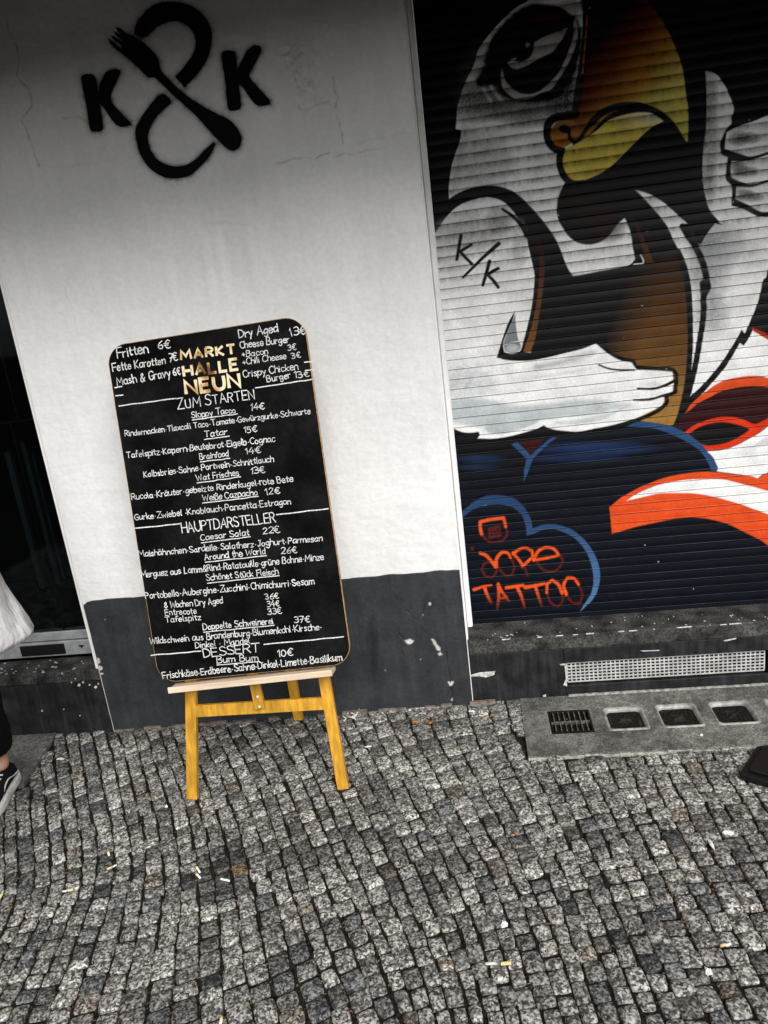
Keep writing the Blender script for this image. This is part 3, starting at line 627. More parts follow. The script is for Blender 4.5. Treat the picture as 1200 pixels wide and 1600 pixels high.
# mouth and belly of the beak
def brown(u, v):
    p = [400, 440, 500, 560, 610, 665]; s = [(.018, .006, .002), (.05, .018, .003), (.085, .033, .006), (.125, .055, .011), (.24, .115, .024), (.33, .165, .036)]
    out = np.stack([np.interp(v, p, [q[c] for q in s]) for c in range(3)], 1)
    f = np.clip((u-(985-.35*(v-420)))/60, 0, 1)[:, None]; f = np.where((v > 570)[:, None], np.maximum(f, np.clip((u-985)/20, 0, 1)[:, None]), f)
    return out*f+np.array(K)*(1-f)
m_.poly([(835, 432), (893, 433), (1008, 416), (1045, 390), (1057, 403), (1062, 421), (1067, 438), (1070, 455), (1072, 472), (1073, 497), (1074, 537), (1072, 570), (1070, 592), (1067, 618), (1062, 635), (1057, 657), (1055, 664), (1033, 665), (1000, 657), (950, 640), (900, 600), (850, 570), (835, 500)], brown)
m_.poly([(985, 340), (995, 345), (1005, 370), (1017, 400), (1021, 411), (1008, 412), (1004, 390), (995, 362)], lambda u, v: np.array((.03, .006, .003))+np.clip((v-350)/60, 0, 1)[:, None]*np.array((.05, .022, .004)))
m_.line([(1001, 398), (1005, 408), (1004, 412), (990, 413)], 1.8, W)
# upper arm
ARM = [(640, 400), (682, 362), (690, 349), (705, 331), (718, 321), (737, 313), (760, 308), (773, 310), (785, 315), (793, 321), (804, 334), (815, 350), (821, 364), (824, 380), (828, 397), (832, 414), (835, 431), (834, 449), (833, 461), (829.5, 485), (824, 509), (817.6, 533), (812, 549), (800, 557), (776, 562), (640, 575)]
m_.line([(676, 362), (688, 340), (702, 322), (722, 308), (748, 300), (775, 299), (800, 308), (822, 328), (843, 352), (862, 380), (876, 415), (884, 432)], 17, K)
m_.poly([(775, 300), (812, 312), (840, 345), (868, 385), (880, 410), (896, 432), (870, 470), (850, 560), (800, 562), (830, 480), (835, 430), (824, 375), (800, 328)], K)
m_.poly(ARM, W)
m_.blob((735, 365), 70, 34, (.2, .2, .2), .55, .7, .3); m_.blob((780, 345), 26, 24, (.16, .16, .16), .7, .8, .3); m_.blob((812, 380), 14, 44, (.25, .25, .25), .55, .8, .3); m_.blob((700, 400), 34, 60, (.45, .45, .45), .5, .9, .2)
m_.line([(785, 327), (800, 337), (815, 353), (823, 368)], 4.5, K, w1=8)
m_.poly([(837, 365), (843, 372), (849, 395), (851, 414), (849, 443), (848, 452), (846, 470), (842.5, 492), (839, 513), (835, 533), (828, 551), (816.5, 552), (824, 531), (829.5, 513), (835, 489), (839, 468), (841, 450), (842.5, 414), (841, 395), (836, 374)], lambda u, v: np.array((.02, .003, .003))+np.clip((v-390)/70, 0, 1)[:, None]*np.array((.085, .036, .006))+np.clip((v-500)/50, 0, 1)[:, None]*np.array((.07, .035, .01)))
m_.line([(818, 551), (829, 550)], 2, (.5, .35, .2))
# hand
HAND = [(640, 555), (776, 560), (797, 563), (832, 562.5), (853, 559), (886, 551), (910, 545), (931, 537), (949, 552), (960, 559), (972, 564), (986.6, 567), (991, 573), (994, 577), (1027, 579), (1050, 581), (1051.6, 594), (1050.5, 611), (1037, 617), (1037, 626), (1033, 633), (1011, 645), (998, 651), (981, 657), (960, 663), (927, 669.5), (901.5, 674), (884, 673), (864.7, 670.6), (854, 667), (849.5, 664), (838.7, 669.5), (817, 676), (795, 681.4), (773.7, 684.7), (746.6, 684.7), (750, 679), (747.7, 674), (737, 675.6), (724, 675), (708.7, 669.5), (640, 650)]
m_.line([(931, 534), (950, 549), (973, 561), (990, 564), (992, 573), (1025, 576), (1050, 577), (1056, 584), (1055, 612), (1041, 618), (1042, 627), (1034, 637), (1008, 651), (985, 659), (960, 667)], 6, K)
m_.poly(HAND, W)
gb = (.44, .485, .49)
m_.poly([(690, 628), (720, 622), (760, 624), (800, 632), (860, 630), (910, 624), (950, 627), (985, 632), (950, 642), (905, 650), (880, 652), (862, 655), (848, 656), (836, 661), (812, 670), (790, 676), (768, 676), (757, 671), (757, 667), (740, 666), (710, 661), (690, 658)], gb, soft=9, alpha=.9)
m_.poly([(757, 669), (766, 664), (800, 660), (838, 657), (846, 655), (832, 663), (810, 671), (785, 677), (766, 676)], gb, soft=2)
m_.poly([(866, 658), (900, 655), (950, 645), (985, 632), (950, 652), (915, 661), (890, 663), (872, 662)], gb, soft=5, alpha=.7)
for q in ((722, 588, 34, 40), (735, 600, 50, 26)): m_.blob(q[:2], q[2], q[3], (.42, .45, .46), .5, .8, .5)
m_.line([(838, 574), (880, 565), (925, 552)], 7, (.25, .25, .25), soft=8, alpha=.65); m_.line([(835, 590), (880, 583), (925, 575)], 3, (.5, .5, .5), soft=5, alpha=.6); m_.line([(850, 598), (900, 592), (930, 588)], 2, (.5, .5, .5), soft=5, alpha=.5)
m_.line([(936, 570), (948, 575), (962, 577.5), (991, 578)], 3, K); m_.line([(996, 607), (1010, 607.5), (1022, 607), (1036, 603), (1053, 595)], 3.4, K, w1=5); m_.line([(990, 624.6), (1003, 625), (1016, 624), (1035, 618), (1055, 613)], 3, K, w1=4.5)
m_.blob((1015, 600), 20, 7, (.5, .5, .5), .5, .8); m_.blob((975, 635), 24, 8, (.5, .52, .52), .4, .8)
# wedge between arm and mouth
m_.poly([(805, 485), (795, 502), (786, 526), (776, 559), (797, 563), (832, 562.5), (860, 556), (820, 550), (812, 549), (800, 553), (788, 550), (786, 538), (793, 518), (801, 500)], K)
m_.poly([(805, 490), (806.7, 513), (810, 531), (814, 541.5), (810, 549), (801, 552), (789, 549), (787, 538), (793, 518), (801, 500)], (.19, .21, .22)); m_.blob((801, 545), 12, 8, (.45, .48, .48), .9, .4); m_.line([(789, 538), (812, 533)], 1.5, W)
# K / K
for P, a, b in (([(262, 460), (245, 560), (228, 655)], 5.6, 5), ([(345, 535), (300, 562), (255, 590), (300, 640), (350, 690)], 5, 5.4), ([(570, 525), (440, 640), (280, 800)], 6.6, 4), ([(495, 670), (470, 760), (440, 865)], 6.2, 5), ([(565, 728), (520, 750), (480, 778), (525, 825), (565, 880)], 5.4, 5.4)):
    m_.line(Z((670, 280), .1917, P), a, K, w1=b, smooth=False)
# neck stripe, wing and right hand
m_.poly([(993, 297), (1004, 300), (1015, 304), (1038, 318), (1056, 334), (1073, 349.4), (1064, 350.5), (1063, 357), (1068, 368), (1079, 384), (1087, 400), (1093.5, 417), (1098, 436), (1093, 441), (1093, 453), (1095, 468), (1094, 485), (1093, 502), (1091, 522), (1089, 540), (1087, 561), (1082, 580), (1077.6, 589), (1078.7, 574), (1082, 548), (1082, 516), (1082, 490), (1078.7, 468), (1074, 446), (1071, 425), (1066, 406), (1061, 393), (1051, 373), (1043, 355), (1031, 338), (1018, 323), (1006, 310)], W)
m_.poly([(1100, 111), (1108, 112), (1117, 116), (1125, 124), (1135, 140), (1142, 157), (1146, 168), (1145, 178), (1142, 184), (1142, 195), (1134, 206), (1170, 188), (1270, 150), (1270, 400), (1199, 420), (1194, 443), (1187, 468), (1178, 490), (1171, 508), (1164, 523), (1158, 515), (1152, 527), (1144, 542), (1131, 562), (1115, 583), (1102, 598), (1087, 612), (1076.5, 622), (1083, 587), (1089, 563), (1096, 533), (1101, 505), (1104, 480), (1104, 458), (1110, 452), (1109, 438), (1105, 418), (1098, 400), (1092, 386), (1095, 381), (1107, 361), (1117, 349), (1127.5, 352), (1120, 343), (1108, 328), (1102, 309), (1098, 285), (1097, 259), (1099, 230), (1102.6, 199), (1102.6, 168), (1103, 137)], W)
for q in ((1108, 150, 15, 60), (1106, 220, 20, 60), (1106, 285, 16, 40)): m_.blob(q[:2], q[2], q[3], (.2, .2, .2), .7, .8, .3)
for q in ((1106, 420, 40, 60), (1110, 490, 34, 40), (1120, 380, 50, 36)): m_.blob(q[:2], q[2], q[3], (.16, .17, .18), .7, .9, .2)
m_.blob((1150, 400), 60, 26, (.5, .51, .52), .5, .8, .3); m_.blob((1150, 470), 30, 20, (.5, .51, .52), .25, .8)
m_.poly([(1085, 90), (1100, 108), (1103, 137), (1102.6, 199), (1099, 230), (1097, 259), (1098, 285), (1102, 309), (1108, 328), (1120, 343), (1128, 352), (1117, 349), (1107, 361), (1095, 381), (1088, 380), (1072, 340), (1074, 222), (1080, 120)], K)
m_.poly([(1080, 40), (1170, 40), (1170, 185), (1150, 190), (1143, 184), (1146, 168), (1142, 157), (1135, 140), (1125, 124), (1117, 116), (1108, 112), (1100, 110), (1080, 108)], K)
m_.poly([(1142, 194), (1128, 214), (1124, 229), (1128, 242), (1136, 246), (1134, 282), (1142, 290), (1142, 322), (1156, 325), (1182, 338), (1270, 336), (1270, 130), (1200, 172), (1170, 188)], K)
m_.poly([(1134.7, 207), (1150, 199), (1177, 190), (1200, 180.6), (1270, 155), (1270, 215), (1200, 237), (1186, 241.6), (1170.6, 244.7), (1155, 240), (1132, 233), (1133, 220)], W)
m_.poly([(1142.5, 252), (1158, 252), (1173.7, 250), (1200, 242), (1270, 222), (1270, 260), (1200, 280.6), (1173.7, 287.6), (1155, 283.7), (1142.5, 277.5), (1141, 265)], W)
m_.poly([(1150, 291.5), (1170.6, 293), (1200, 285), (1270, 266), (1270, 331), (1200, 331), (1189, 331), (1173.7, 323), (1149, 311), (1149.5, 301)], W)
for q in ((1154, 217, 17, 13), (1170, 216, 20, 10), (1154, 263, 14, 12), (1166, 268, 22, 9), (1163, 301, 16, 6), (1172, 308, 24, 8)): m_.blob(q[:2], q[2], q[3], (.10, .10, .10), .8, .5, .2)
# outlines right of the stripe and wing edge
m_.line([(1066, 354), (1078, 372), (1091, 394), (1099, 414), (1103, 434), (1105, 450), (1099, 462), (1099, 485), (1097, 506), (1093, 530), (1088, 560), (1082, 588), (1074, 618)], 10, K, w1=9); m_.poly([(1093, 441), (1098, 438), (1108, 440), (1110, 453), (1104, 459), (1095, 456)], K)
m_.line([(1060, 392), (1070, 418), (1076, 450), (1078, 490), (1078, 540), (1075, 585), (1068, 625), (1060, 655), (1052, 672)], 7, K, w1=9)
m_.line([(1197, 440), (1188, 476), (1176, 505), (1166, 528)], 12, K, w1=11); m_.poly([(1158, 515), (1166, 524), (1161, 539), (1155, 535), (1151, 528)], K); m_.line([(1157, 527), (1146, 545), (1132, 567), (1114, 590), (1100, 606), (1078, 628), (1066, 650)], 9, K, w1=12)
m_.poly([(1200, 418), (1270, 400), (1270, 560), (1200, 529), (1175, 513), (1188, 478)], K)
# orange and white scrollwork, maroon field
RED = (.60, .033, .006); ORG = (.64, .068, .012); MAR = (.026, .0035, .004)
m_.poly([(1175, 516), (1168, 531), (1161, 540), (1155, 536), (1148, 549), (1133, 573), (1113, 597), (1096, 616), (1120, 604), (1150, 594), (1180, 592), (1210, 594), (1270, 610), (1270, 560), (1200, 531)], W)
m_.poly([(1174, 512), (1188, 517), (1202, 524), (1270, 552), (1270, 560), (1200, 531), (1186, 522), (1176, 517)], (.42, .02, .008))
m_.poly([(1058, 676), (1062, 655), (1078, 638), (1107, 619), (1151, 603), (1186, 600), (1270, 615), (1270, 645), (1200, 655), (1178, 664), (1137, 655), (1090, 668), (1075, 680)], MAR)
m_.poly([(1070, 645), (1081, 629.5), (1099, 614), (1114, 603), (1130, 594.5), (1160, 588), (1184, 587), (1200, 590), (1270, 605), (1270, 624), (1200, 605), (1186, 603), (1169, 603), (1151, 605), (1125, 612), (1107, 621), (1090, 630), (1078, 640)], ORG)
m_.poly([(1069, 675), (1083, 665), (1108, 655), (1128, 651), (1150, 652), (1165, 657), (1178, 662), (1190, 658), (1200, 653), (1270, 640), (1270, 655), (1200, 665), (1186, 675), (1169, 685), (1151, 694), (1128, 702), (1104, 705), (1098, 696), (1080, 682)], RED)
m_.poly([(1075, 678), (1090, 668), (1111, 661), (1128, 659), (1151, 663), (1167, 668), (1171, 671.5), (1160, 678.5), (1142, 689), (1125, 694), (1099, 695), (1088, 688)], K)
m_.poly([(1103, 705), (1128, 703), (1151, 695), (1169, 686), (1186, 676), (1200, 666), (1270, 655), (1270, 722), (1200, 737), (1188, 743), (1183, 747), (1169, 743), (1142, 739), (1119, 736), (1117, 720), (1108, 708)], W)
m_.poly([(1175, 698), (1190, 686), (1200, 681), (1270, 670), (1270, 690), (1200, 694), (1188, 696)], (.55, .57, .57), soft=3)
m_.blob((1190, 705), 50, 14, (.55, .58, .58), .3)
# blue forms
BL = (.020, .062, .155)
m_.poly([(978, 666), (998, 659), (1026, 661), (1052, 667), (1074, 678), (1092, 691), (1101, 700), (1107, 708), (1116, 720), (1121, 731), (1120, 736), (1060, 742), (960, 790), (800, 790), (816, 735), (828, 715), (870, 684), (910, 678)], (.0035, .0045, .0085))
m_.poly([(978, 666), (998, 659), (1026, 661), (1052, 667), (1074, 678), (1092, 691), (1101, 700), (1107, 708), (1116, 720), (1121, 731), (1120, 736), (1111, 735), (1104, 719), (1095, 706), (1076, 692), (1053, 680), (1025, 670), (1000, 667)], BL)
m_.blob((930, 700), 110, 13, (.010, .026, .085), .9); m_.blob((900, 715), 90, 9, (.008, .020, .065), .8); m_.blob((750, 717), 48, 8, (.008, .022, .06), .9); m_.blob((745, 730), 44, 6, (.008, .02, .055), .7)
m_.poly([(808, 693), (830, 688), (850, 686), (829, 712)], (.03, .0045, .004)); m_.poly([(799, 694), (808, 691), (820, 702), (829, 712), (845, 697), (862, 684), (873, 681), (858, 692), (842, 707), (833, 717), (826, 735), (818, 752), (820, 728), (823, 717), (812, 706)], BL)
HEART = [(720, 803), (735, 788), (750, 778), (769, 773), (787, 774), (802, 778), (817, 790), (828, 808), (832, 825), (847, 820), (865, 818.7), (891, 826), (910, 840), (923, 856), (932, 873), (937, 893), (936, 912), (930, 930), (919, 943), (906, 955), (913, 943), (923, 927), (927, 910), (926, 893), (922, 876), (912, 856), (897, 840), (878, 830), (860, 826), (847, 828), (832, 834), (823, 836), (821, 819), (813, 802), (800, 792), (782, 788), (760, 790), (743, 794), (720, 810)]
m_.poly(HEART, lambda u, v: np.array((.016, .045, .11))+np.clip((v-800)/140, 0, 1)[:, None]*np.array((.05, .10, .19)))
m_.poly([(952, 792), (968, 779), (990, 766), (1016, 754), (1037, 746.6), (1070, 740), (1102, 737), (1124, 738), (1146, 741), (1176, 744), (1183, 747), (1198, 739), (1270, 722), (1270, 890), (1200, 852), (1189, 844), (1167, 833), (1141, 820), (1113, 811.6), (1081, 808), (1048, 811.6), (1020, 817), (990, 823.5), (956, 834)], ORG)
m_.poly([(979, 782), (994, 772), (1016, 762), (1048, 753), (1074, 749), (1102, 748), (1135, 750), (1156, 755), (1182, 762), (1200, 767), (1270, 790), (1270, 828), (1200, 803), (1178, 795), (1156, 787), (1120, 777), (1091, 771), (1070, 770), (1048, 770), (1026, 771.5), (1005, 776)], W)
# tag lettering low on the shutter: a camera sign, DOPE, TATTOO
T = lambda p: Z((700, 750), .2167, p)
HOT = (.66, .075, .010); DIM = (.085, .010, .007)
for P in ([(415, 330), (425, 395), (395, 430), (300, 443), (250, 400)], [(295, 350), (370, 335), (376, 400), (302, 412), (296, 352)], [(318, 362), (345, 355), (352, 382), (325, 390), (318, 364)], [(340, 600), (352, 650), (320, 700), (270, 690), (245, 640), (260, 600), (310, 585)], [(448, 555), (478, 620), (460, 682), (420, 690), (378, 650), (352, 605)], [(640, 590), (680, 640), (740, 657), (800, 632), (828, 580), (812, 545)], [(712, 800), (740, 880), (790, 912), (826, 870), (820, 800)], [(938, 745), (968, 830), (950, 882), (900, 880), (850, 828)], [(545, 620), (560, 650), (575, 685)]):
    m_.line(T(P), 3.2, DIM, soft=2)
m_.blob(T([(175, 495)])[0], 3.2, 3.2, DIM, 1, .3)
for P, w0, w1 in (([(243, 390), (232, 340), (232, 300), (300, 285), (400, 272), (408, 300), (416, 335)], 5, 4.4), ([(232, 525), (270, 540), (310, 580), (345, 625)], 4.6, 5), ([(345, 622), (352, 560), (390, 517), (430, 525), (452, 560)], 5.6, 3.4), ([(470, 530), (510, 500), (560, 488), (605, 510), (612, 550), (570, 590), (535, 620)], 4.6, 4.2), ([(468, 525), (500, 560), (540, 615)], 4.4, 4), ([(618, 575), (650, 512), (710, 484), (765, 497), (798, 540), (720, 560), (615, 576)], 5, 3.6),
                  ([(188, 788), (245, 768), (310, 757)], 4.6, 3.6), ([(420, 775), (480, 766), (542, 757)], 4.6, 4), ([(556, 772), (620, 762), (695, 745)], 5.4, 3.6), ([(712, 810), (712, 750), (750, 720), (792, 748), (822, 812)], 4, 5), ([(852, 820), (833, 755), (860, 703), (905, 706), (940, 750)], 5, 4)):
    m_.line(T(P), w0, HOT, w1=w1, soft=1.6)
def fade(y0, y1):
    a, b = 750+.2167*y0, 750+.2167*y1
    return lambda u, v: np.array(HOT)*(1-np.clip((v-a)/(b-a), 0, 1)[:, None])+np.array(DIM)*np.clip((v-a)/(b-a), 0, 1)[:, None]
for P, w0, w1, a, b in (([(262, 768), (280, 820), (312, 885)], 5, 4, 800, 890), ([(362, 748), (366, 820), (356, 925)], 5, 3.4, 800, 920), ([(366, 760), (400, 820), (440, 872)], 4.6, 3.4, 800, 880), ([(372, 852), (400, 848), (424, 840)], 3.2, 3, 780, 900), ([(498, 768), (530, 840), (552, 918)], 5.4, 3.4, 800, 915), ([(628, 760), (650, 830), (674, 905)], 5, 3.2, 790, 900)):
    m_.line(T(P), w0, fade(a, b), w1=w1, soft=1.6)
# scuffs
for _ in range(60):
    u, v = rng.uniform(700, 1200), rng.uniform(0, 950); m_.blob((u, v), rng.uniform(.6, 1.6), rng.uniform(.5, 1.1), (.5, .5, .5) if rng.random() < .35 else (.02, .02, .02), .8, .3)
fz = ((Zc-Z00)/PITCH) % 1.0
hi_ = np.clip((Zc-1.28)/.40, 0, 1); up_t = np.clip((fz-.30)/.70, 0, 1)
shade_grime = (1-.80*hi_*up_t**1.3*np.clip(.85+.30*fbm(X*110, Zc*16, 3, 51)+.25*fbm(X*3.5, Zc*3.5, 2, 52), 0, 1.4))*np.where(fz > .95, 1-.35*hi_, 1.0)*(1-.10*np.clip(vnoise(X*160, Zc*9, 31), 0, 1)*np.clip((fz-.6)/.35, 0, 1))  # slat-top shading painted into the colours, broken up with grime
hem_glint = np.exp(-((fz-.085)/.028)**2)*np.clip(.45+vnoise(X*5, Zc*29, 41)+.4*vnoise(X*60, Zc*29, 42), 0, 1.2)*np.clip((1.25-Zc)/.5, 0, 1)  # bluish sky glint painted along the hems of the lower slats
Cm = m_.C*shade_grime[:, None]+hem_glint[:, None]*np.array((.020, .023, .034))
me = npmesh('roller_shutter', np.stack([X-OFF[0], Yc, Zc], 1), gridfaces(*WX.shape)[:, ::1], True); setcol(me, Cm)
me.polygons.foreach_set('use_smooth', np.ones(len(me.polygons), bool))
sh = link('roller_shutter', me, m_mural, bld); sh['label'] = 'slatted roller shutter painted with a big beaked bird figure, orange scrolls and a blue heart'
mb = MB(); mb.box(XR+.0045, -.066, .118, .16, SZ+.001, 2.85, .002); mb.box(-.0665, -.064, .128, .134, SZ+.001, 2.85); bpart(mb, 'guide_rail', m_jamb, parent=sh)

# ---- left: shop window
mb = MB(); mb.box(-3.0, XL-.002, -.002, .13, .20, .252, .006); st = bpart(mb, 'window_ledge', m_sill)
mb = MB()
for _ in range(46):
    x = rng.uniform(-2.2, XL-.01); y = rng.uniform(-.002, .11); s = rng.uniform(.002, .006); mb.box(-s, s, -s*.7, s*.7, -.001, .002, 0, Matrix.Translation((x, y, .252)) @ Matrix.Rotation(rng.uniform(0, 3), 4, 'Z'))
bpart(mb, 'paint_flakes', m_chip, parent=st)['kind'] = 'stuff'
mb = MB(); mb.box(-3.0, XL-.002, 0, .13, -.1, .199, .003); b2 = bpart(mb, 'window_base', m_base)
for u, v, s in ((124, 1070, 3), (130, 1066, 2), (140, 1070, 2), (150, 1073, 3), (154, 1068, 1.6), (112, 1066, 1.5), (66, 1110, 2), (100, 1108, 1.2), (125, 1118, 1.5), (97, 1052, 2.2), (118, 1060, 1.4)):
    q = on_wall(np.array([u]), np.array([v]), 0.)[0]; s *= .0016; mb = MB(); mb.box(-s, s, -.002, .002, -s*rng.uniform(.6, 1.6), s, 0, Matrix.Translation((q[0], -.0005, q[2])) @ Matrix.Rotation(rng.uniform(0, 1), 4, 'Y')); bpart(mb, 'bare_patch', m_chip, parent=b2)
mb = MB(); mb.box(XL-.010, XL-.001, -.001, .13, .253, 2.95, .002); bpart(mb, 'corner_bead', m_jamb)
shopw = empty('shop_window', (0, 0, 0)); shopw.parent = bld; shopw.location = (0, 0, 0)
def wpart(mb, name, m): return bpart(mb, name, m, parent=shopw)
mb = MB(); mb.box(-3.0, XL-.012, .118, .16, .335, .372, .003); mb.box(-3.0, XL-.012, .112, .15, .268, .331, .003); fr = wpart(mb, 'frame_rail', m_alu)
mb = MB(); mb.box(-1.93, -1.735, .1085, .114, .276, .322, .002)
mb.box(-1.672, -1.652, .109, .114, .304, .309); mb.box(-1.664, -1.658, .109, .114, .298, .304); wpart(mb, 'rail_slot', m_black)
mb = MB(); mb.box(-3.0, XL-.013, .126, .134, .373, 2.95); wpart(mb, 'glass_pane', m_glass)
for nm, m, q in (('glazing_bar', m_black, (-3.0, XL-.012, .136, .16, 1.235, 1.243)), ('glazing_bar', m_black, (-1.741, -1.735, .138, .158, .373, 1.234)), ('glazing_bar', m_black, (-1.706, -1.7, .138, .158, 1.244, 2.9)),
                 ('inner_post', m_post, (-1.90, -1.875, .30, .325, .50, 1.10)), ('inner_post', m_post, (-1.845, -1.825, .34, .36, .50, 1.13)), ('inner_post', m_post, (-1.812, -1.804, .345, .36, .52, 1.08))):
    mb = MB(); mb.box(*q, .002); wpart(mb, nm, m)
mb = MB(); mb.box(-6, XL+.05, 1.6, 1.65, -.1, 3.0); mb.box(-6, XL+.05, .2, 1.6, -.1, .10); mb.box(-6, XL+.05, .2, 1.6, 2.94, 3.0); mb.box(-6.05, -6, .2, 1.65, -.1, 3.0); mb.box(XL+.001, XL+.05, .46, 1.6, .1, 2.94); wpart(mb, 'room_shell', m_dark)
# flagstone strip under the window
flag = MB(); flag.prism([(-2.9, -.002), (-1.795, -.002), (-1.742, -.345), (-2.9, -.36)], -.06, float(zg(-1.8))+.007)
tag(flag.build('flagstone', m_slab), kind='structure')

# ================================================================== CELLAR LIGHT SLAB in the pavement
slab = empty('cellar_light_slab', (.6, -.18, 0)); so = slab.location.copy(); ST = .013
tag(slab, 'grey concrete slab with square glass blocks and a small iron grate, set in the paving under the vent', 'cellar light')
lens_x = [.372, .5535, .7345, .922, 1.105, 1.288]; holes = [(x, x+.142, -.252, -.106) for x in lens_x]; gr = (.180, .326, -.249, -.109)
ys = [SLAB[2], -.252, -.106, -.002]; cells = MB()
cells.box(SLAB[0], SLAB[1], SLAB[2], -.2525, -.08, ST, .003); cells.box(SLAB[0], SLAB[1], -.1055, -.003, -.08, ST, .003)
px = SLAB[0]
for a, b, *_ in [gr]+holes: cells.box(px, a, -.253, -.105, -.08, ST-.0004); px = b
cells.box(px, SLAB[1], -.253, -.105, -.08, ST-.0004)
cells.build('slab', m_slab, slab, off=so)
mb = MB(); x = SLAB[0]
while x < 1.35:
    l = rng.uniform(.03, .12); mb.box(x, x+l, SLAB[2]-.007-rng.uniform(0, .004), SLAB[2]-.001, -.02, .009+rng.uniform(0, .004), .002)
    if x > .26: mb.box(x, x+l, -.0025-.012, -.003, ST-.004, ST+.003+rng.uniform(0, .002), .001)
    x += l
mb.build('mortar_seam', mat('pale_mortar', (.36, .35, .32), .9, .1, mottle=[(60, .5, 1.3, 4)]), slab, off=so)
def rsq(x0, x1, y0, y1, r, n=5):
    out = []
    for cx, cy, a0 in ((x1-r, y1-r, 0), (x0+r, y1-r, 90), (x0+r, y0+r, 180), (x1-r, y0+r, 270)):
        for k in range(n+1):
            a = math.radians(a0+90*k/n); out.append((cx+r*math.cos(a), cy+r*math.sin(a)))
    return out
for (x0, x1, y0, y1) in holes:
    mb = MB(); rings = []
    for ins, z, r in ((-.001, ST-.003, .012), (.002, ST+.003, .016), (.006, ST+.003, .018), (.0125, ST-.009, .016), (.0145, ST-.016, .015)):
        rings.append([mb.bm.verts.new((p[0], p[1], z)) for p in rsq(x0+ins, x1-ins, y0+ins, y1-ins, r)])
    n = len(rings[0])
    for a, b in zip(rings, rings[1:]):
        for i in range(n): mb.bm.faces.new((a[i], a[(i+1) % n], b[(i+1) % n], b[i]))
    blk = mb.build('glass_block_rim', m_rim, slab, smooth=True, off=so)
    mb = MB(); q = rsq(x0+.014, x1-.014, y0+.014, y1-.014, .015)
    cx, cy = (x0+x1)/2, (y0+y1)/2; rr = []
    for s, z in ((1, ST-.015), (.86, ST-.013), (.6, ST-.0155), (.3, ST-.012)):
        rr.append([mb.bm.verts.new((cx+(p[0]-cx)*s, cy+(p[1]-cy)*s, z+rng.normal(0, .0012))) for p in q])
    for a, b in zip(rr, rr[1:]):
        for i in range(n): mb.bm.faces.new((a[i], a[(i+1) % n], b[(i+1) % n], b[i]))
    mb.bm.faces.new(rr[-1]); mb.build('glass', m_lens, blk, smooth=True, off=so)
mb = MB(); x0, x1, y0, y1 = gr
mb.box(x0, x1, y0, y0+.006, -.02, ST+.001); mb.box(x0, x1, y1-.006, y1, -.02, ST+.001); mb.box(x0, x0+.006, y0+.006, y1-.006, -.02, ST+.001); mb.box(x1-.006, x1, y0+.006, y1-.006, -.02, ST+.001)
gframe = mb.build('iron_grate', m_black, slab, off=so)
mb = MB()
for i in range(1, 8): x = x0+(x1-x0)*i/8; mb.box(x-.0017, x+.0017, y0+.006, y1-.006, -.015, ST-.001)
mb.box(x0+.006, x1-.006, (y0+y1)/2-.002, (y0+y1)/2+.002, -.014, ST-.0005)
mb.build('grate_bar', mat('worn_iron', (.16, .145, .125), .5, .4, metal=.3, mottle=[(90, .3, 1.5, 4)]), gframe, off=so)
mb = MB(); mb.box(x0, x1, y0, y1, -.06, -.03); mb.build('grate_pit', m_soil, gframe, off=so)

# ================================================================== EASEL
ea = empty('easel', (-.785, -.30, float(zg(-.785)))); eo = ea.location.copy()
tag(ea, 'orange varnished pine easel standing on the cobbles and carrying the menu board', 'easel')
BA = .208; BN = np.array([0, 1, -BA])/math.hypot(1, BA); BP0 = np.array([0, -.44, .42])
def on_board(px, py, off=0.0):
    d = rays(px, py); P0 = BP0+BN*off; t = ((P0-CAM)@BN)/(d@BN); return CAM+d*t[..., None]
def epart(mb, name, m, parent=ea, **k): return mb.build(name, m, parent, off=eo, **k)
LEGN = .046                     # leg axis behind the board's front face
def legpoint(px, py): return on_board(np.array([px]), np.array([py]), LEGN)[0]
def leg(pt, pb, name='front_leg'):
    # run from the foot (on the paving) up behind the board to the hinge
    a, b = np.array(pb), np.array(pt); d = (b-a)
    a = a+d*((float(zg(a[0]))+.002-a[2])/d[2]); L = a+d*((1.42-a[2])/d[2])
    mb = MB(); mb.bar(a, L, .037, .021, up=BN, bev=.0018); return epart(mb, name, m_wood), a, L
fl = on_board(np.array([299.0]), np.array([1085.0]), LEGN)[0]; fr_ = on_board(np.array([507.0]), np.array([1065.0]), LEGN)[0]
gl = on_ground(np.array([301.0]), np.array([1236.0]))[0]; grr = on_ground(np.array([537.0]), np.array([1226.0]))[0]
# feet stay in the legs' plane
def inplane(g):
    y = -.44-(.42-float(zg(g[0])))*BA+BN[1]*LEGN+0.0; return np.array([g[0], y, float(zg(g[0]))])
def leg2(px_top, px_foot):
    a = on_board(np.array([px_foot[0]]), np.array([px_foot[1]]), LEGN)[0]; b = on_board(np.array([px_top[0]]), np.array([px_top[1]]), LEGN)[0]
    return leg(b, a)
_, A1, B1 = leg2((299, 1085), (301, 1232)); _, A2, B2 = leg2((508, 1065), (535, 1222))
def at_h(A, B, z): t = (z-A[2])/(B[2]-A[2]); return A+(B-A)*t
mb = MB(); ca = at_h(A1, B1, .283); cb = at_h(A2, B2, .283); dd = (cb-ca)/np.linalg.norm(cb-ca)
mb.bar(ca+dd*.0165, cb-dd*.0165, .040, .017, up=BN, bev=.0015); epart(mb, 'cross_bar', m_wood)
mb = MB(); ca = at_h(A1, B1, 1.15); cb = at_h(A2, B2, 1.15); mb.bar(ca, cb, .036, .017, up=BN); epart(mb, 'upper_bar', m_wood)
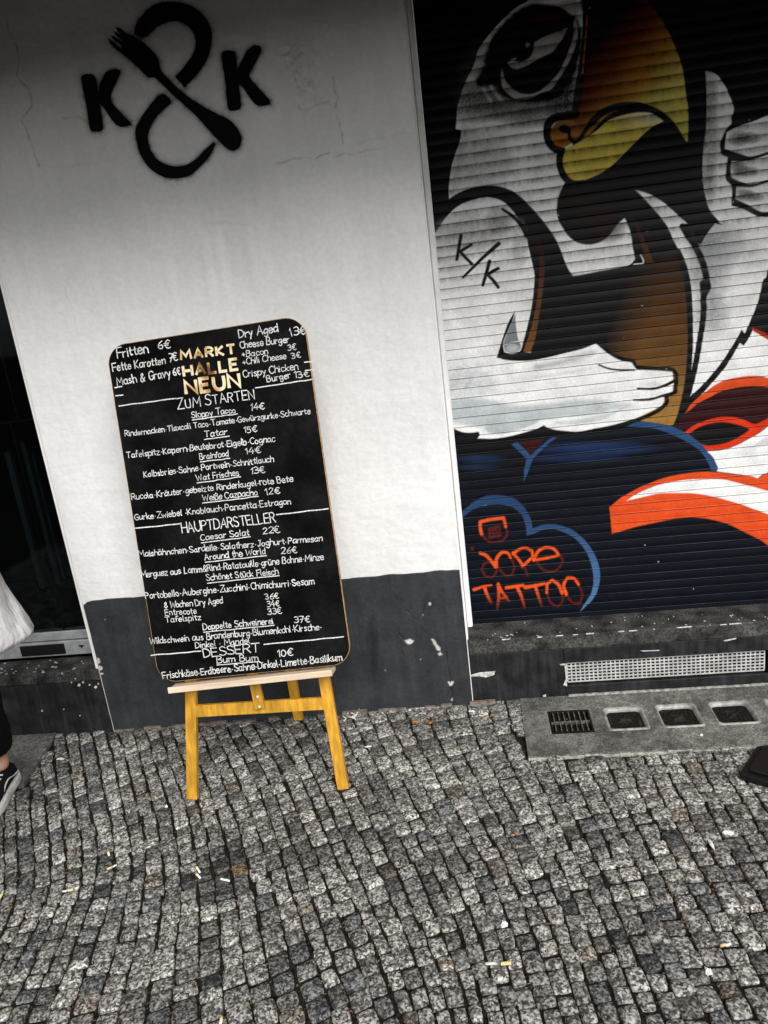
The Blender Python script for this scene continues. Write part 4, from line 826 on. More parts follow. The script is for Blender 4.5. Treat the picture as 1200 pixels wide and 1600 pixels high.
ma = on_board(np.array([408.0]), np.array([1112.0]), LEGN-.010)[0]; mtop = on_board(np.array([396.0]), np.array([1056.0]), LEGN-.010)[0]; d = mtop-ma; mtop = ma+d*((1.2-ma[2])/d[2])
ma = ma+d/np.linalg.norm(d)*.012
mb = MB(); mb.bar(ma, mtop, .034, .018, up=BN); mast = epart(mb, 'mast', m_wood)
for px, py in ((402.5, 1088.5), (405.5, 1104)):
    mb = MB(); q = on_board(np.array([px]), np.array([py]), LEGN-.0205)[0]; mb.cyl(q-BN*.001, q-BN*-.003, .004, .003, 12); epart(mb, 'screw', m_screw, parent=mast)
ra = on_wall(np.array([466.0]), np.array([1121.0]), -.035)[0]; rb = on_wall(np.array([447.0]), np.array([1048.0]), -.085)[0]
d = rb-ra; foot = ra+d*((float(zg(ra[0]))+.003-ra[2])/d[2]); foot[1] = -.03; hinge = (B1+B2)/2; rtop = np.array([hinge[0]+.02, hinge[1]+.03, 1.36])
mb = MB(); mb.bar(foot, rtop, .036, .020, up=(0, 1, 0)); epart(mb, 'rear_leg', m_wood)
t1 = on_board(np.array([268.0]), np.array([1070.5]))[0]; t2 = on_board(np.array([521.0]), np.array([1043.0]))[0]
tu = (t2-t1)/np.linalg.norm(t2-t1); tv = np.cross(tu, BN); tv = tv*np.sign(tv[2])
Mx = Matrix((Vector(tu), Vector(BN), Vector(tv))).transposed().to_4x4(); Mx.translation = Vector((t1+t2)/2)
hw = np.linalg.norm(t2-t1)/2
mb = MB(); mb.box(-hw, hw, -.030, .034, -.018, -.004, .003, Mx); mb.box(-hw, hw, -.036, -.0285, -.018, .0025, .0025, Mx); epart(mb, 'tray', m_tray)
mb = MB(); mb.cyl((hinge[0]-.12, hinge[1], 1.38), (hinge[0]+.12, hinge[1], 1.38), .006); epart(mb, 'hinge_rod', m_black)

# ================================================================== MENU BOARD
bo = on_board(np.array([383.0]), np.array([1054.0]))[0]
board = empty('menu_board', tuple(bo)); tag(board, 'tall black menu board with rounded corners and white handwriting, propped on the easel', 'menu board')
EU = on_board(np.array([520.0]), np.array([1040.0]))[0]-on_board(np.array([262.0]), np.array([1066.0]))[0]; EU /= np.linalg.norm(EU)
EV = np.cross(BN, EU); EV = EV*np.sign(EV[2]); EW = -BN            # EW points at the viewer
def uv(px, py):
    P = on_board(np.atleast_1d(np.array(px, float)), np.atleast_1d(np.array(py, float)))-bo; return np.stack([P@EU, P@EV], -1)
def from_uv(u, v, wv): return bo+np.outer(u, EU)+np.outer(v, EV)+np.outer(wv, EW)
L_ = uv([175, 206, 237], [560, 800, 1040]); R_ = uv([487, 513, 540], [530, 770, 1010]); T_ = uv([215, 330, 445], [531, 515, 499]); B_ = uv([262, 390, 520], [1066, 1054, 1040])
u0, u1, v0, v1 = L_[:, 0].mean(), R_[:, 0].mean(), B_[:, 1].mean(), T_[:, 1].mean()
print('board', u0, u1, v0, v1, L_[:, 0], R_[:, 0], T_[:, 1], B_[:, 1])
def slab_mesh(pts, w0, w1, name, m, parent):
    mb = MB(); P = np.array(pts); mb.prism(P, w0, w1)
    for v in mb.bm.verts: v.co = Vector(from_uv([v.co.x], [v.co.y], [v.co.z])[0]-bo)
    return mb.build(name, m, parent)
RB = .065
outl = rsq(u0, u1, v0, v1, RB, 10); inn = rsq(u0+.002, u1-.002, v0+.002, v1-.002, RB-.002, 10)
slab_mesh(inn, -.0115, .0006, 'panel', m_board, board)
mb = MB(); n = len(outl)
lo = [mb.bm.verts.new(Vector(from_uv([p[0]], [p[1]], [z])[0]-bo)) for z in (-.012, -.0008, 0.0) for p in (outl if z < -.0001 else [( (a[0]*.6+b[0]*.4), (a[1]*.6+b[1]*.4)) for a, b in zip(outl, inn)])]
inl = [mb.bm.verts.new(Vector(from_uv([p[0]], [p[1]], [z])[0]-bo)) for z in (0.0, -.012) for p in inn]
rg = [lo[:n], lo[n:2*n], lo[2*n:], inl[:n], inl[n:]]
for a, b in zip(rg, rg[1:]+rg[:1]):
    for i in range(n): mb.bm.faces.new((a[i], a[(i+1) % n], b[(i+1) % n], b[i]))
mb.build('edge_band', m_ply, board)

# --- handwriting: stroke glyphs on a 10-unit cap height
GL = {
'A': (6.6, '!0,0 3.2,10 6.4,0;!1.2,3.6 5.3,3.6'), 'B': (5.6, '!0,0 0,10;0,10 3.5,9.9 4.6,7.8 3.2,5.6 .3,5.2;.3,5.2 4,5 5.6,2.8 4,.2 0,0'), 'C': (5.6, '5.6,8.6 3.5,10 1,8.4 0,5 .8,1.6 3.2,0 5.6,1.4'),
'D': (6, '!0,0 0,10;0,10 3,9.6 5.4,7.6 6,5 5.4,2.2 3,.4 0,0'), 'E': (5.2, '!5.2,10 0,10 0,0 5.2,0;!0,5.2 4.4,5.2'), 'F': (5, '!5.2,10 0,10 0,0;!0,5.2 4.2,5.2'), 'G': (6, '5.8,8.6 3.6,10 1,8.4 0,5 .8,1.6 3.4,0 5.6,1.2 6,4.4;!6,4.6 3.6,4.6'),
'H': (6, '!0,0 0,10;!6,0 6,10;!0,5 6,5'), 'J': (4.6, '!1.2,10 4.8,10;3.6,10 3.7,4 3,.8 1.6,0 0,1.6'), 'K': (5.6, '!0,0 0,10;!5.2,10 .3,4.8 5.6,0'), 'L': (5, '!0,10 0,0 5,0'), 'M': (8, '!0,0 .6,10 4,3.5 7.2,10 8,0'), 'N': (6.2, '!0,0 0,10 6.2,0 6.2,10'),
'O': (6.8, '3.4,10 .8,8.2 0,5 .8,1.6 3.4,0 6,1.6 6.8,5 6,8.4 3.4,10'), 'P': (5.2, '!0,0 0,10;0,10 3.6,9.8 5.2,7.6 4,5.4 0,4.8'), 'R': (5.6, '!0,0 0,10;0,10 3.6,9.8 5.2,7.7 4,5.6 0,5;!2.2,5.2 5.6,0'), 'S': (5.4, '5.2,8.6 3,10 .6,8.6 1,6.2 3.6,4.8 5.4,2.8 4.6,.6 2.4,0 0,1.4'),
'T': (6.2, '!0,10 6.2,10;!3.1,10 3.1,0'), 'U': (5.8, '0,10 0,3.4 1.2,.6 3,0 5,.8 5.8,3.4 5.8,10'), 'W': (9, '!0,10 2,0 4.5,7.5 7,0 9,10'), 'Z': (6, '!.3,10 6,10 0,0 6.2,0'),
'a': (4.9, '4.4,5 2.6,6.2 .6,4.8 0,2.6 1,.3 2.8,.4 4.3,3;4.5,6 4.3,2.4 4.6,.4 5,.1'), 'b': (4.6, '!0,10 0,0;0,3.4 1.4,5.8 3.4,5.9 4.6,3.4 3.6,.5 1.6,0 0,1.6'), 'c': (4.2, '4.2,5 2.4,6.1 .5,4.6 0,2.6 .8,.5 2.4,0 4.2,1'), 'd': (4.8, '4.4,5 2.6,6.1 .6,4.8 0,2.6 1,.3 2.8,.4 4.4,2.6;!4.6,10 4.6,0'),
'e': (4.4, '.2,3 4.3,3.4 3.8,5.4 2.2,6.2 .5,4.8 0,2.6 .9,.4 2.6,0 4.4,1.2'), 'f': (3.4, '3.8,9 2.6,10 1.5,8.6 1.4,5 1.3,0;!0,5.6 3.4,5.8'), 'g': (4.7, '4.4,5 2.6,6.1 .6,4.8 0,2.8 1,.7 2.8,.9 4.4,3;4.6,6 4.5,-1 3.6,-3.2 1.6,-3.4 .4,-2.4'), 'h': (4.5, '!0,10 0,0;0,3.4 1.6,5.8 3.4,5.8 4.3,4.4 4.4,0'),
'i': (.9, '!.4,6 .4,0;!.4,8.2 .5,8.8'), 'k': (4.2, '!0,10 0,0;!4,6 .3,2.6 4.2,0'), 'l': (1.2, '.3,10 .3,1.4 1,0'), 'm': (7, '!0,6 0,0;0,3.6 1.4,5.8 2.8,5.8 3.4,4.4 3.4,0;3.4,3.6 4.8,5.8 6.2,5.8 6.9,4.4 7,0'), 'n': (4.5, '!0,6 0,0;0,3.6 1.6,5.8 3.4,5.8 4.3,4.4 4.4,0'),
'o': (4.6, '2.3,6.1 .5,4.8 0,3 .6,.9 2.3,0 4,1 4.6,3 4,5 2.3,6.1'), 'p': (4.6, '!0,6 0,-3.6;0,3.4 1.4,5.8 3.4,5.9 4.6,3.4 3.6,.5 1.6,0 0,1.6'), 'r': (3.2, '!0,6 0,0;0,3.4 1.4,5.4 3.2,5.8'), 's': (3.7, '3.6,5.2 2,6.1 .4,5 1.2,3.5 3,2.6 3.6,1.2 2.2,0 0,.8'), 't': (3.2, '1.5,8.6 1.4,2 2,.2 3.2,.6;!0,5.8 3.2,6'),
'u': (4.6, '0,6 0,2.2 1,.2 2.6,.3 4.2,2.6;!4.3,6 4.5,0'), 'v': (4.2, '!0,6 2,0 4.2,6'), 'w': (6.4, '!0,6 1.5,0 3.2,4.8 5,0 6.4,6'), 'x': (4, '!0,6 4,0;!4,6 0,0'), 'y': (4.4, '!0,6 2.2,1;!4.4,6 1.2,-3.6'), 'z': (4.2, '!0,6 4,6 0,0 4.2,0'),
'ß': (4.2, '0,-1 0,7.5 1.4,10 3.4,9 3.2,6.6 1.8,5.6 4,4.2 4.2,1.6 2.4,0 1.2,.6'), '0': (4.8, '2.4,10 .5,8 0,5 .6,1.8 2.4,0 4.3,1.8 4.8,5 4.2,8.2 2.4,10'), '1': (2.2, '!0,7.4 1.8,10 1.8,0'), '2': (4.8, '.2,8 2,10 4.4,8.6 4,5.8 0,0;!0,0 4.8,0'), '3': (4.8, '.2,9 2.4,10 4.4,8 3.6,5.8 1.6,5.2;1.6,5.2 4.2,4.6 4.8,2.4 3,.1 0,.9'),
'4': (5, '!3.2,10 0,3.6 5,3.6;!3.6,6 3.4,0'), '5': (4.8, '!4.6,10 .8,10 .4,5.6;.4,5.6 3,6.2 4.8,3.6 3.4,.4 0,.6'), '6': (4.6, '4,9.6 1.6,7 .2,3.4 1.2,.4 3.4,.2 4.6,2.6 3.4,5 .8,3.8'), '7': (4.8, '!0,10 4.8,10 1.6,0;!1,5 4.2,5.4'), '8': (4.8, '2.4,5.4 .4,7.4 2.4,10 4.4,7.8 2.4,5.4 0,2.8 2.4,0 4.8,2.6 2.4,5.4'),
'€': (5.2, '5.2,9 3.4,10 1.4,8 .8,5 1.4,1.6 3.4,0 5.2,1.2;!-.3,6.2 3.8,6.2;!-.3,4 3.4,4'), '&': (6, '6,0 1.6,6.6 1.8,9 3.2,9.8 4.2,8.2 2.6,6 .4,3.6 .4,1.2 2.4,0 4.4,1.6 5.6,4.4'), '+': (4.4, '!0,3.6 4.4,3.6;!2.2,6 2.2,1.2'), '·': (2.4, '!.9,3.2 1.5,3.2'), '.': (.8, '!0,0 .5,0'), ' ': (3.8, '')}
for q, b in (('ä', 'a'), ('ö', 'o'), ('ü', 'u')): GL[q] = (GL[b][0], GL[b][1]+';!1.2,8 1.3,8.7;!3.2,8 3.3,8.7')
def ribbon(V, F, P, w, capn=4):
    """flat stroke with round ends (capn=0: square) in 2-D"""
    P = np.asarray(P, float); keep = [0]+[i for i in range(1, len(P)) if np.linalg.norm(P[i]-P[i-1]) > 1e-6]; P = P[keep]
    if len(P) < 2: return
    d = np.diff(P, axis=0); d /= np.linalg.norm(d, axis=1)[:, None]; nrm = np.stack([-d[:, 1], d[:, 0]], 1); n = len(P)
    left, right = [], []
    for i in range(n):
        if i == 0: o = nrm[0]
        elif i == n-1: o = nrm[-1]
        else:
            o = nrm[i-1]+nrm[i]; L = np.linalg.norm(o)
            o = nrm[i] if L < .3 else o/L*min(1.6, 1/max(.35, (o/L)@nrm[i]))
        left.append(P[i]+o*w/2); right.append(P[i]-o*w/2)
    b = len(V)
    for a, c in zip(left, right): V.append(a); V.append(c)
    for i in range(n-1): F.append((b+2*i, b+2*i+1, b+2*i+3, b+2*i+2))
    if capn:
        for p, dr, a, c in ((P[0], -d[0], left[0], right[0]), (P[-1], d[-1], right[-1], left[-1])):
            s = len(V); ang = np.linspace(0, math.pi, capn+2)
            nn = (a-p); 
            for t in ang: V.append(p+nn*math.cos(t)+dr*(w/2)*math.sin(t))
            F.append(tuple(range(s, s+capn+2)))
def write(name, text, a, b, cap, o, s, mt=None, width=1.15, lift=.0014, jit=1.0, caps=4, sx=1.0, small=None):
    pa, pb = (o[0]+s*a[0], o[1]+s*a[1]), (o[0]+s*b[0], o[1]+s*b[1])
    A, B = uv(*pa)[0], uv(*pb)[0]; H = uv(pa[0], pa[1])[0]-uv(pa[0]-.12*cap*s*0, pa[1]-cap*s)[0]; hgt = np.linalg.norm(H)/10
    D = B-A; L = np.linalg.norm(D); ex = D/L; ey = np.array([-ex[1], ex[0]])
    gap = 1.5 if caps else 2.6; adv = []; x = 0; first = True; sc_ = []
    for i, ch in enumerate(text):
        k = 1.0
        if small and not (i == 0 or text[i-1] == ' '): k = small
        adv.append((x, k)); x += GL[ch][0]*k+(gap if ch != ' ' else 0)
    tot = x-gap; kx = L/tot; V, F = [], []
    for ch, (x, k) in zip(text, adv):
        js = 1+rng.normal(0, .035)*jit; jy = rng.normal(0, .22)*jit; tilt = rng.normal(0, .04)*jit
        for st in GL[ch][1].split(';'):
            if not st: continue
            strt = st.startswith('!'); P = np.array([[float(c) for c in q.split(',')] for q in st.lstrip('!').split()])*k
            P = P+rng.normal(0, .16, P.shape)*jit
            if not strt and len(P) > 2: P = smooth_poly(P, False, 4, 80)
            P = np.stack([(P[:, 0]*js+P[:, 1]*tilt+x)*kx, (P[:, 1]*js+jy)*hgt], 1)
            Q = A+np.outer(P[:, 0], ex)+np.outer(P[:, 1], ey); ribbon(V, F, Q, width*hgt*(1+rng.normal(0, .08)*jit), 4 if caps else 0)
    V = np.array(V); P3 = from_uv(V[:, 0], V[:, 1], np.full(len(V), lift))-bo
    return link(name, mesh(name, P3, F), mt or m_chalk, board)
def rule(name, a, b, o, s, w=.0034):
    A, B = uv(o[0]+s*a[0], o[1]+s*a[1])[0], uv(o[0]+s*b[0], o[1]+s*b[1])[0]; V, F = [], []
    t = np.linspace(0, 1, 9)[:, None]; P = A*(1-t)+B*t; P[1:-1, 1] += rng.normal(0, .0006, 7); ribbon(V, F, P, w, 4)
    V = np.array(V); return link(name, mesh(name, from_uv(V[:, 0], V[:, 1], np.full(len(V), .0013))-bo, F), m_chalk, board)
R1, R2, R3, R4 = ((160, 490), .28333), ((170, 620), .28333), ((190, 780), .28333), ((210, 900), .29167)
def dish(R, *items):
    for nm, t, a, b, c in items: write(nm, t, a, b, c, *R, width=1.2, jit=1.15)
dish(R1, ('dish_line', 'Fritten', (85, 247), (255, 215), 52), ('price', '6€', (308, 197), (378, 190), 46), ('dish_line', 'Fette Karotten', (60, 320), (350, 277), 43), ('price', '7€', (370, 267), (418, 259), 45),
     ('dish_line', 'Mash & Gravy', (85, 397), (378, 347), 46), ('price', '6€', (394, 342), (434, 335), 42), ('dish_line', 'Dry Aged', (755, 135), (970, 98), 45), ('price', '13€', (1036, 125), (1122, 112), 44), ('dish_line', 'Cheese Burger', (762, 192), (1030, 157), 38),
     ('dish_line', '+Bacon', (772, 240), (915, 222), 34), ('price', '3€', (1025, 205), (1070, 199), 33), ('dish_line', '+Chili Cheese', (775, 284), (1015, 248), 34), ('price', '3€', (1045, 249), (1098, 242), 35), ('dish_line', 'Crispy Chicken', (778, 353), (1080, 307), 37), ('dish_line', 'Burger', (910, 379), (1040, 354), 35), ('price', '13€', (1062, 356), (1140, 347), 36))
for t, a, b, c in (('MARKT', (435, 256), (734, 221), 50), ('HALLE', (452, 347), (750, 307), 58), ('NEUN', (464, 444), (760, 402), 72)): write('block_word', t, a, b, c, *R1, mt=m_sticker, width=2.7, jit=0, caps=0, lift=.0011)
for q in (((1115, 268), (1160, 262)), ((1120, 315), (1165, 308)), ((70, 408), (108, 402)), ((75, 454), (115, 449)), ((92, 510), (405, 468)), ((845, 410), (1160, 362))): rule('divider_line', *q, *R1)
write('section_heading', 'ZUM STARTEN', (418, 527), (842, 468), 60, *R1, width=.85, small=.84)
dish(R1, ('dish_name', 'Sloppy Tacco', (495, 576), (735, 546), 33), ('price', '14€', (818, 535), (895, 526), 35)); rule('underline', (497, 587), (745, 553), *R1, .0028)
dish(R2, ('ingredient_line', 'Rindernacken·Tlaxcali Taco·Tomate·Gewürzgurke·Schwarte', (92, 220), (1112, 92), 31), ('dish_name', 'Tatar', (530, 224), (655, 207), 34), ('price', '15€', (748, 199), (818, 191), 34), ('ingredient_line', 'Tafelspitz·Kapern·Beutebrot·Eigelb·Cognac', (100, 338), (918, 246), 33),
     ('dish_name', 'Brainfood', (503, 346), (662, 326), 32), ('price', '14€', (755, 318), (838, 309), 34), ('ingredient_line', 'Kalbsbries·Sahne·Portwein·Schnittlauch', (195, 445), (910, 357), 33), ('dish_name', 'Wat Frisches', (487, 462), (718, 433), 33), ('price', '13€', (785, 426), (862, 417), 34),
     ('ingredient_line', 'Rucola·Kräuter·gebeizte Rinderkugel·rote Bete', (128, 568), (1015, 467), 33), ('dish_name', 'Weiße Cazpacho', (520, 574), (820, 541), 33), ('price', '12€', (865, 541), (945, 532), 34), ('ingredient_line', 'Gurke·Zwiebel ·Knoblauch·Pancetta·Estragon', (145, 681), (1005, 591), 33))
for q in (((528, 236), (665, 216)), ((505, 359), (668, 339)), ((487, 475), (728, 441)), ((518, 586), (825, 549))): rule('underline', *q, *R2, .0028)
write('section_heading', 'HAUPTDARSTELLER', (335, 185), (850, 125), 54, *R3, width=.95)
for q in (((70, 160), (325, 135)), ((855, 85), (1140, 52))): rule('divider_line', *q, *R3)
dish(R3, ('dish_name', 'Caesar Salat', (438, 228), (705, 196), 33), ('price', '22€', (780, 191), (872, 183), 34), ('ingredient_line', 'Maishähnchen·Sardelle·Salatherz·Joghurt·Parmesan', (97, 318), (1108, 229), 33), ('dish_name', 'Around the World', (460, 335), (795, 301), 34), ('price', '26€', (882, 301), (968, 293), 34),
     ('ingredient_line', 'Merguez aus Lamm&Rind·Ratatouille·grüne Bohne·Minze', (110, 432), (1115, 333), 34), ('dish_name', 'Schönet Stück Fleisch', (470, 448), (865, 413), 34))
for q in (((440, 241), (710, 206)), ((462, 347), (800, 311)), ((475, 463), (870, 421))): rule('underline', *q, *R3, .0028)
dish(R4, ('ingredient_line', 'Portobello·Aubergine·Zucchini·Chimichurri·Sesam', (62, 122), (965, 43), 34), ('dish_line', '8 Wochen Dry Aged', (163, 173), (475, 146), 33), ('price', '36€', (702, 125), (775, 119), 31), ('dish_line', 'Entrecote', (168, 211), (335, 199), 31), ('price', '34€', (712, 166), (778, 161), 31),
     ('dish_line', 'Tafelspitz', (168, 249), (358, 233), 31), ('price', '33€', (715, 206), (788, 201), 31), ('dish_name', 'Doppelte Schweinerei', (370, 288), (745, 256), 33), ('price', '37€', (858, 251), (942, 246), 33), ('ingredient_line', 'Wildschwein aus Brandenburg·Blumenkohl·Kirsche·', (85, 365), (1005, 286), 33), ('ingredient_line', 'Dinkel · Mandel', (328, 386), (618, 359), 31),
     ('dish_name', 'Bum Bum', (443, 466), (665, 451), 35), ('price', '10€', (770, 433), (850, 426), 37), ('ingredient_line', 'Frischkäse·Erdbeere·Sahne·Dinkel·Limette·Basilikum', (155, 550), (1112, 451), 36))
write('section_heading', 'DESSERT', (372, 435), (670, 405), 45, *R4, width=1.0)
for q in (((90, 425), (355, 402)), ((695, 366), (1120, 325))): rule('divider_line', *q, *R4)
for q in (((372, 301), (750, 263)), ((443, 476), (670, 457))): rule('underline', *q, *R4, .0028)

# ================================================================== PERSON seated at the left edge
m_skin = mat('skin', (.46, .27, .19), .55, .35, bump=[(300, .1, .001)])
m_shirt = mat('pale_cotton', (.72, .70, .71), .85, .15, mottle=[(6, .85, 1.06, 5)], bump=[(600, .2, .0006), (7, .55, .06, (1.4, 1.4, .7)), (18, .3, .012)])
m_trs = mat('black_trousers', (.006, .006, .0065), .85, .1, bump=[(20, .4, .008)])
m_shoe = mat('black_canvas', (.007, .007, .007), .75, .15, bump=[(700, .2, .0006)])
m_rub = mat('white_rubber', (.72, .71, .68), .5, .3, mottle=[(40, .8, 1.05, 3)])
m_hair = mat('dark_hair', (.02, .013, .009), .5, .4, bump=[(60, .6, .004, (1, 1, .1))])
pf = np.array([.45, -.89, 0]); pf /= np.linalg.norm(pf); pl_ = np.array([-pf[1], pf[0], 0]); up = np.array([0, 0, 1.])
hip = np.array([-1.59, -.79, .90]); neck = np.array([-1.605, -.80, 1.45])
per = empty('person', (hip[0], hip[1], float(zg(hip[0])))); po = np.array(per.location)
tag(per, 'person in loose pale shirt, black trousers and white-soled black shoes walking at the left edge', 'person')
def skin(name, pts, edges, rad, m, parent, root=0, sub=2):
    me = mesh(name, [np.array(p)-po for p in pts], []); me.edges.add(len(edges)); me.edges.foreach_set('vertices', np.array(edges).ravel()); me.update()
    o = link(name, me, m, parent); md = o.modifiers.new('skin', 'SKIN'); md.use_smooth_shade = True
    for i, r in enumerate(rad):
        sv = me.skin_vertices[0].data[i]; sv.radius = (r, r) if np.isscalar(r) else r; sv.use_root = (i == root)
    s = o.modifiers.new('subd', 'SUBSURF'); s.levels = sub; s.render_levels = sub; return o
sh_l = neck+pl_*.165+up*-.075; sh_r = neck-pl_*.165+up*-.075
elb_l = sh_l+pl_*.045-pf*.07-up*.275; elb_r = sh_r-pl_*.06-pf*.04-up*.275
wr_l = elb_l-pl_*.075+pf*.10-up*.20; wr_r = elb_r+pf*.12-up*.22
an_l = np.array([-1.800, -.352, .105]); an_r = hip-pl_*.09+pf*.34; an_r[2] = .10
kn_l = (hip+pl_*.09)*.5+an_l*.5+pf*.05+up*.01; kn_r = (hip-pl_*.09)*.5+an_r*.5+pf*.05
head = neck+pf*.05+np.array([0, 0, .20])
P, E_, Rr = [], [], []
def add(p, r, par=None):
    P.append(p); Rr.append(r)
    if par is not None: E_.append((par, len(P)-1))
    return len(P)-1
pel = add(hip, (.15, .11)); ab = add((hip+neck)/2-pf*.02, (.135, .10), pel); ch = add(neck-np.array([0, 0, .16]), (.15, .105), ab); nb = add(neck, .06, ch); hd0 = add(neck+pf*.02+up*.075, .052, nb)
h1 = add(head-up*.02, .078, hd0); h2 = add(head+up*.06-pf*.008, .084, h1)
for sgn, s_, e_, w_ in ((1, sh_l, elb_l, wr_l), (-1, sh_r, elb_r, wr_r)):
    a = add(s_, .045, ch); b = add(e_, .036, a); c = add(w_, .026, b); pm = add(w_+pf*.02-up*.07, (.018, .036), c)
    for k in range(4):
        q = w_-up*.105+pf*(.022+(k-1.5)*.019); f1 = add(q, .0095, pm); f2 = add(q-up*(.032-.004*abs(k-1.4))+pf*.006-pl_*sgn*.008, .0085, f1); add(q-up*(.050-.006*abs(k-1.4))+pf*.008-pl_*sgn*.026, .007, f2)
    t1_ = add(w_+pf*.052-up*.06, .011, pm); add(w_+pf*.066-up*.10-pl_*sgn*.01, .008, t1_)
for sgn, k_, a_ in ((1, kn_l, an_l), (-1, kn_r, an_r)):
    a = add(hip+pl_*sgn*.09-up*.05, .08, pel); b = add(k_, .055, a); c = add(a_, .036, b); add(a_-up*.05+pf*.03, .036, c)
skin('body', P, E_, Rr, m_skin, per)
def loft(name, secs, m, parent, n=28, wob=.0, seed=0, caps=True):
    """secs: (centre, u axis radius vector, v axis radius vector)"""
    V = []; 
    for i, (c, a, b) in enumerate(secs):
        for k in range(n):
            t = 2*math.pi*k/n; w_ = 1+wob*fbm(np.array([k/n*7.0]), np.array([i*.55]), 3, seed)[0]+wob*.5*math.sin(i*1.3+3*t)
            V.append(np.array(c)-po+(np.array(a)*math.cos(t)+np.array(b)*math.sin(t))*w_)
    F = [(i*n+k, i*n+(k+1) % n, (i+1)*n+(k+1) % n, (i+1)*n+k) for i in range(len(secs)-1) for k in range(n)]
    if caps: F += [tuple(range(n))[::-1], tuple(range((len(secs)-1)*n, len(secs)*n))]
    o = link(name, mesh(name, V, F, True), m, parent); s = o.modifiers.new('subd', 'SUBSURF'); s.levels = 1; s.render_levels = 1; return o
def tube(pts, rads, k=5):
    """sections along a bent limb"""
    pts = smooth_poly(np.array(pts), False, k, 170); r = np.interp(np.linspace(0, 1, len(pts)), np.linspace(0, 1, len(rads)), rads); out = []
    for i, p in enumerate(pts):
        d = pts[min(i+1, len(pts)-1)]-pts[max(i-1, 0)]; d /= np.linalg.norm(d); a = np.cross(d, [.3, -.2, .93]); a /= np.linalg.norm(a); b = np.cross(d, a); out.append((p, a*r[i], b*r[i]))
    return out
tor = []
for t, rw, rd, fo in ((-.37, .280, .20, -.01), (-.335, .285, .20, -.01), (-.22, .272, .185, 0), (-.08, .268, .17, 0), (.1, .262, .155, -.01), (.35, .232, .145, -.02), (.6, .20, .14, -.02), (.8, .198, .125, -.01), (.89, .19, .105, -.005), (.95, .155, .09, 0), (1.0, .10, .078, .005), (1.05, .066, .062, .01)):
    c = hip*(1-t)+neck*t+pf*fo; tor.append((c, pl_*rw, pf*rd))
shirt = loft('shirt', tor, m_shirt, per, 40, .085, 3)
loft('sleeve', tube([sh_l-pl_*.09+up*.01, sh_l+pl_*.0, (sh_l+elb_l)/2+pl_*.012, elb_l+up*.03, elb_l, elb_l*.7+wr_l*.3, elb_l*.35+wr_l*.65, wr_l], [.06, .068, .072, .070, .07, .066, .060, .054, .046], 4), m_shirt, shirt, 28, .06, 5)
loft('sleeve', tube([sh_r+pl_*.09+up*.01, sh_r, (sh_r+elb_r)/2, elb_r, elb_r*.6+wr_r*.4, elb_r*.15+wr_r*.85], [.06, .068, .07, .066, .056, .046], 4), m_shirt, shirt, 28, .06, 6)
trs = loft('trousers', [(hip+up*.08, pl_*.165, pf*.12), (hip, pl_*.175, pf*.135), (hip-up*.07, pl_*.18, pf*.13), (hip-up*.11, pl_*.16, pf*.11)], m_trs, per, 28, .03, 2)
loft('trouser_leg', tube([hip+pl_*.085-up*.02, hip*.7+kn_l*.3+pl_*.06, kn_l, kn_l*.5+an_l*.5, an_l+up*.052], [.10, .095, .078, .07, .064], 5), m_trs, trs, 24, .05, 4)
loft('trouser_leg', tube([hip-pl_*.085-up*.02, hip*.7+kn_r*.3-pl_*.06, kn_r, kn_r*.5+an_r*.5, an_r+up*.06], [.10, .095, .078, .072, .066], 5), m_trs, trs, 24, .05, 7)
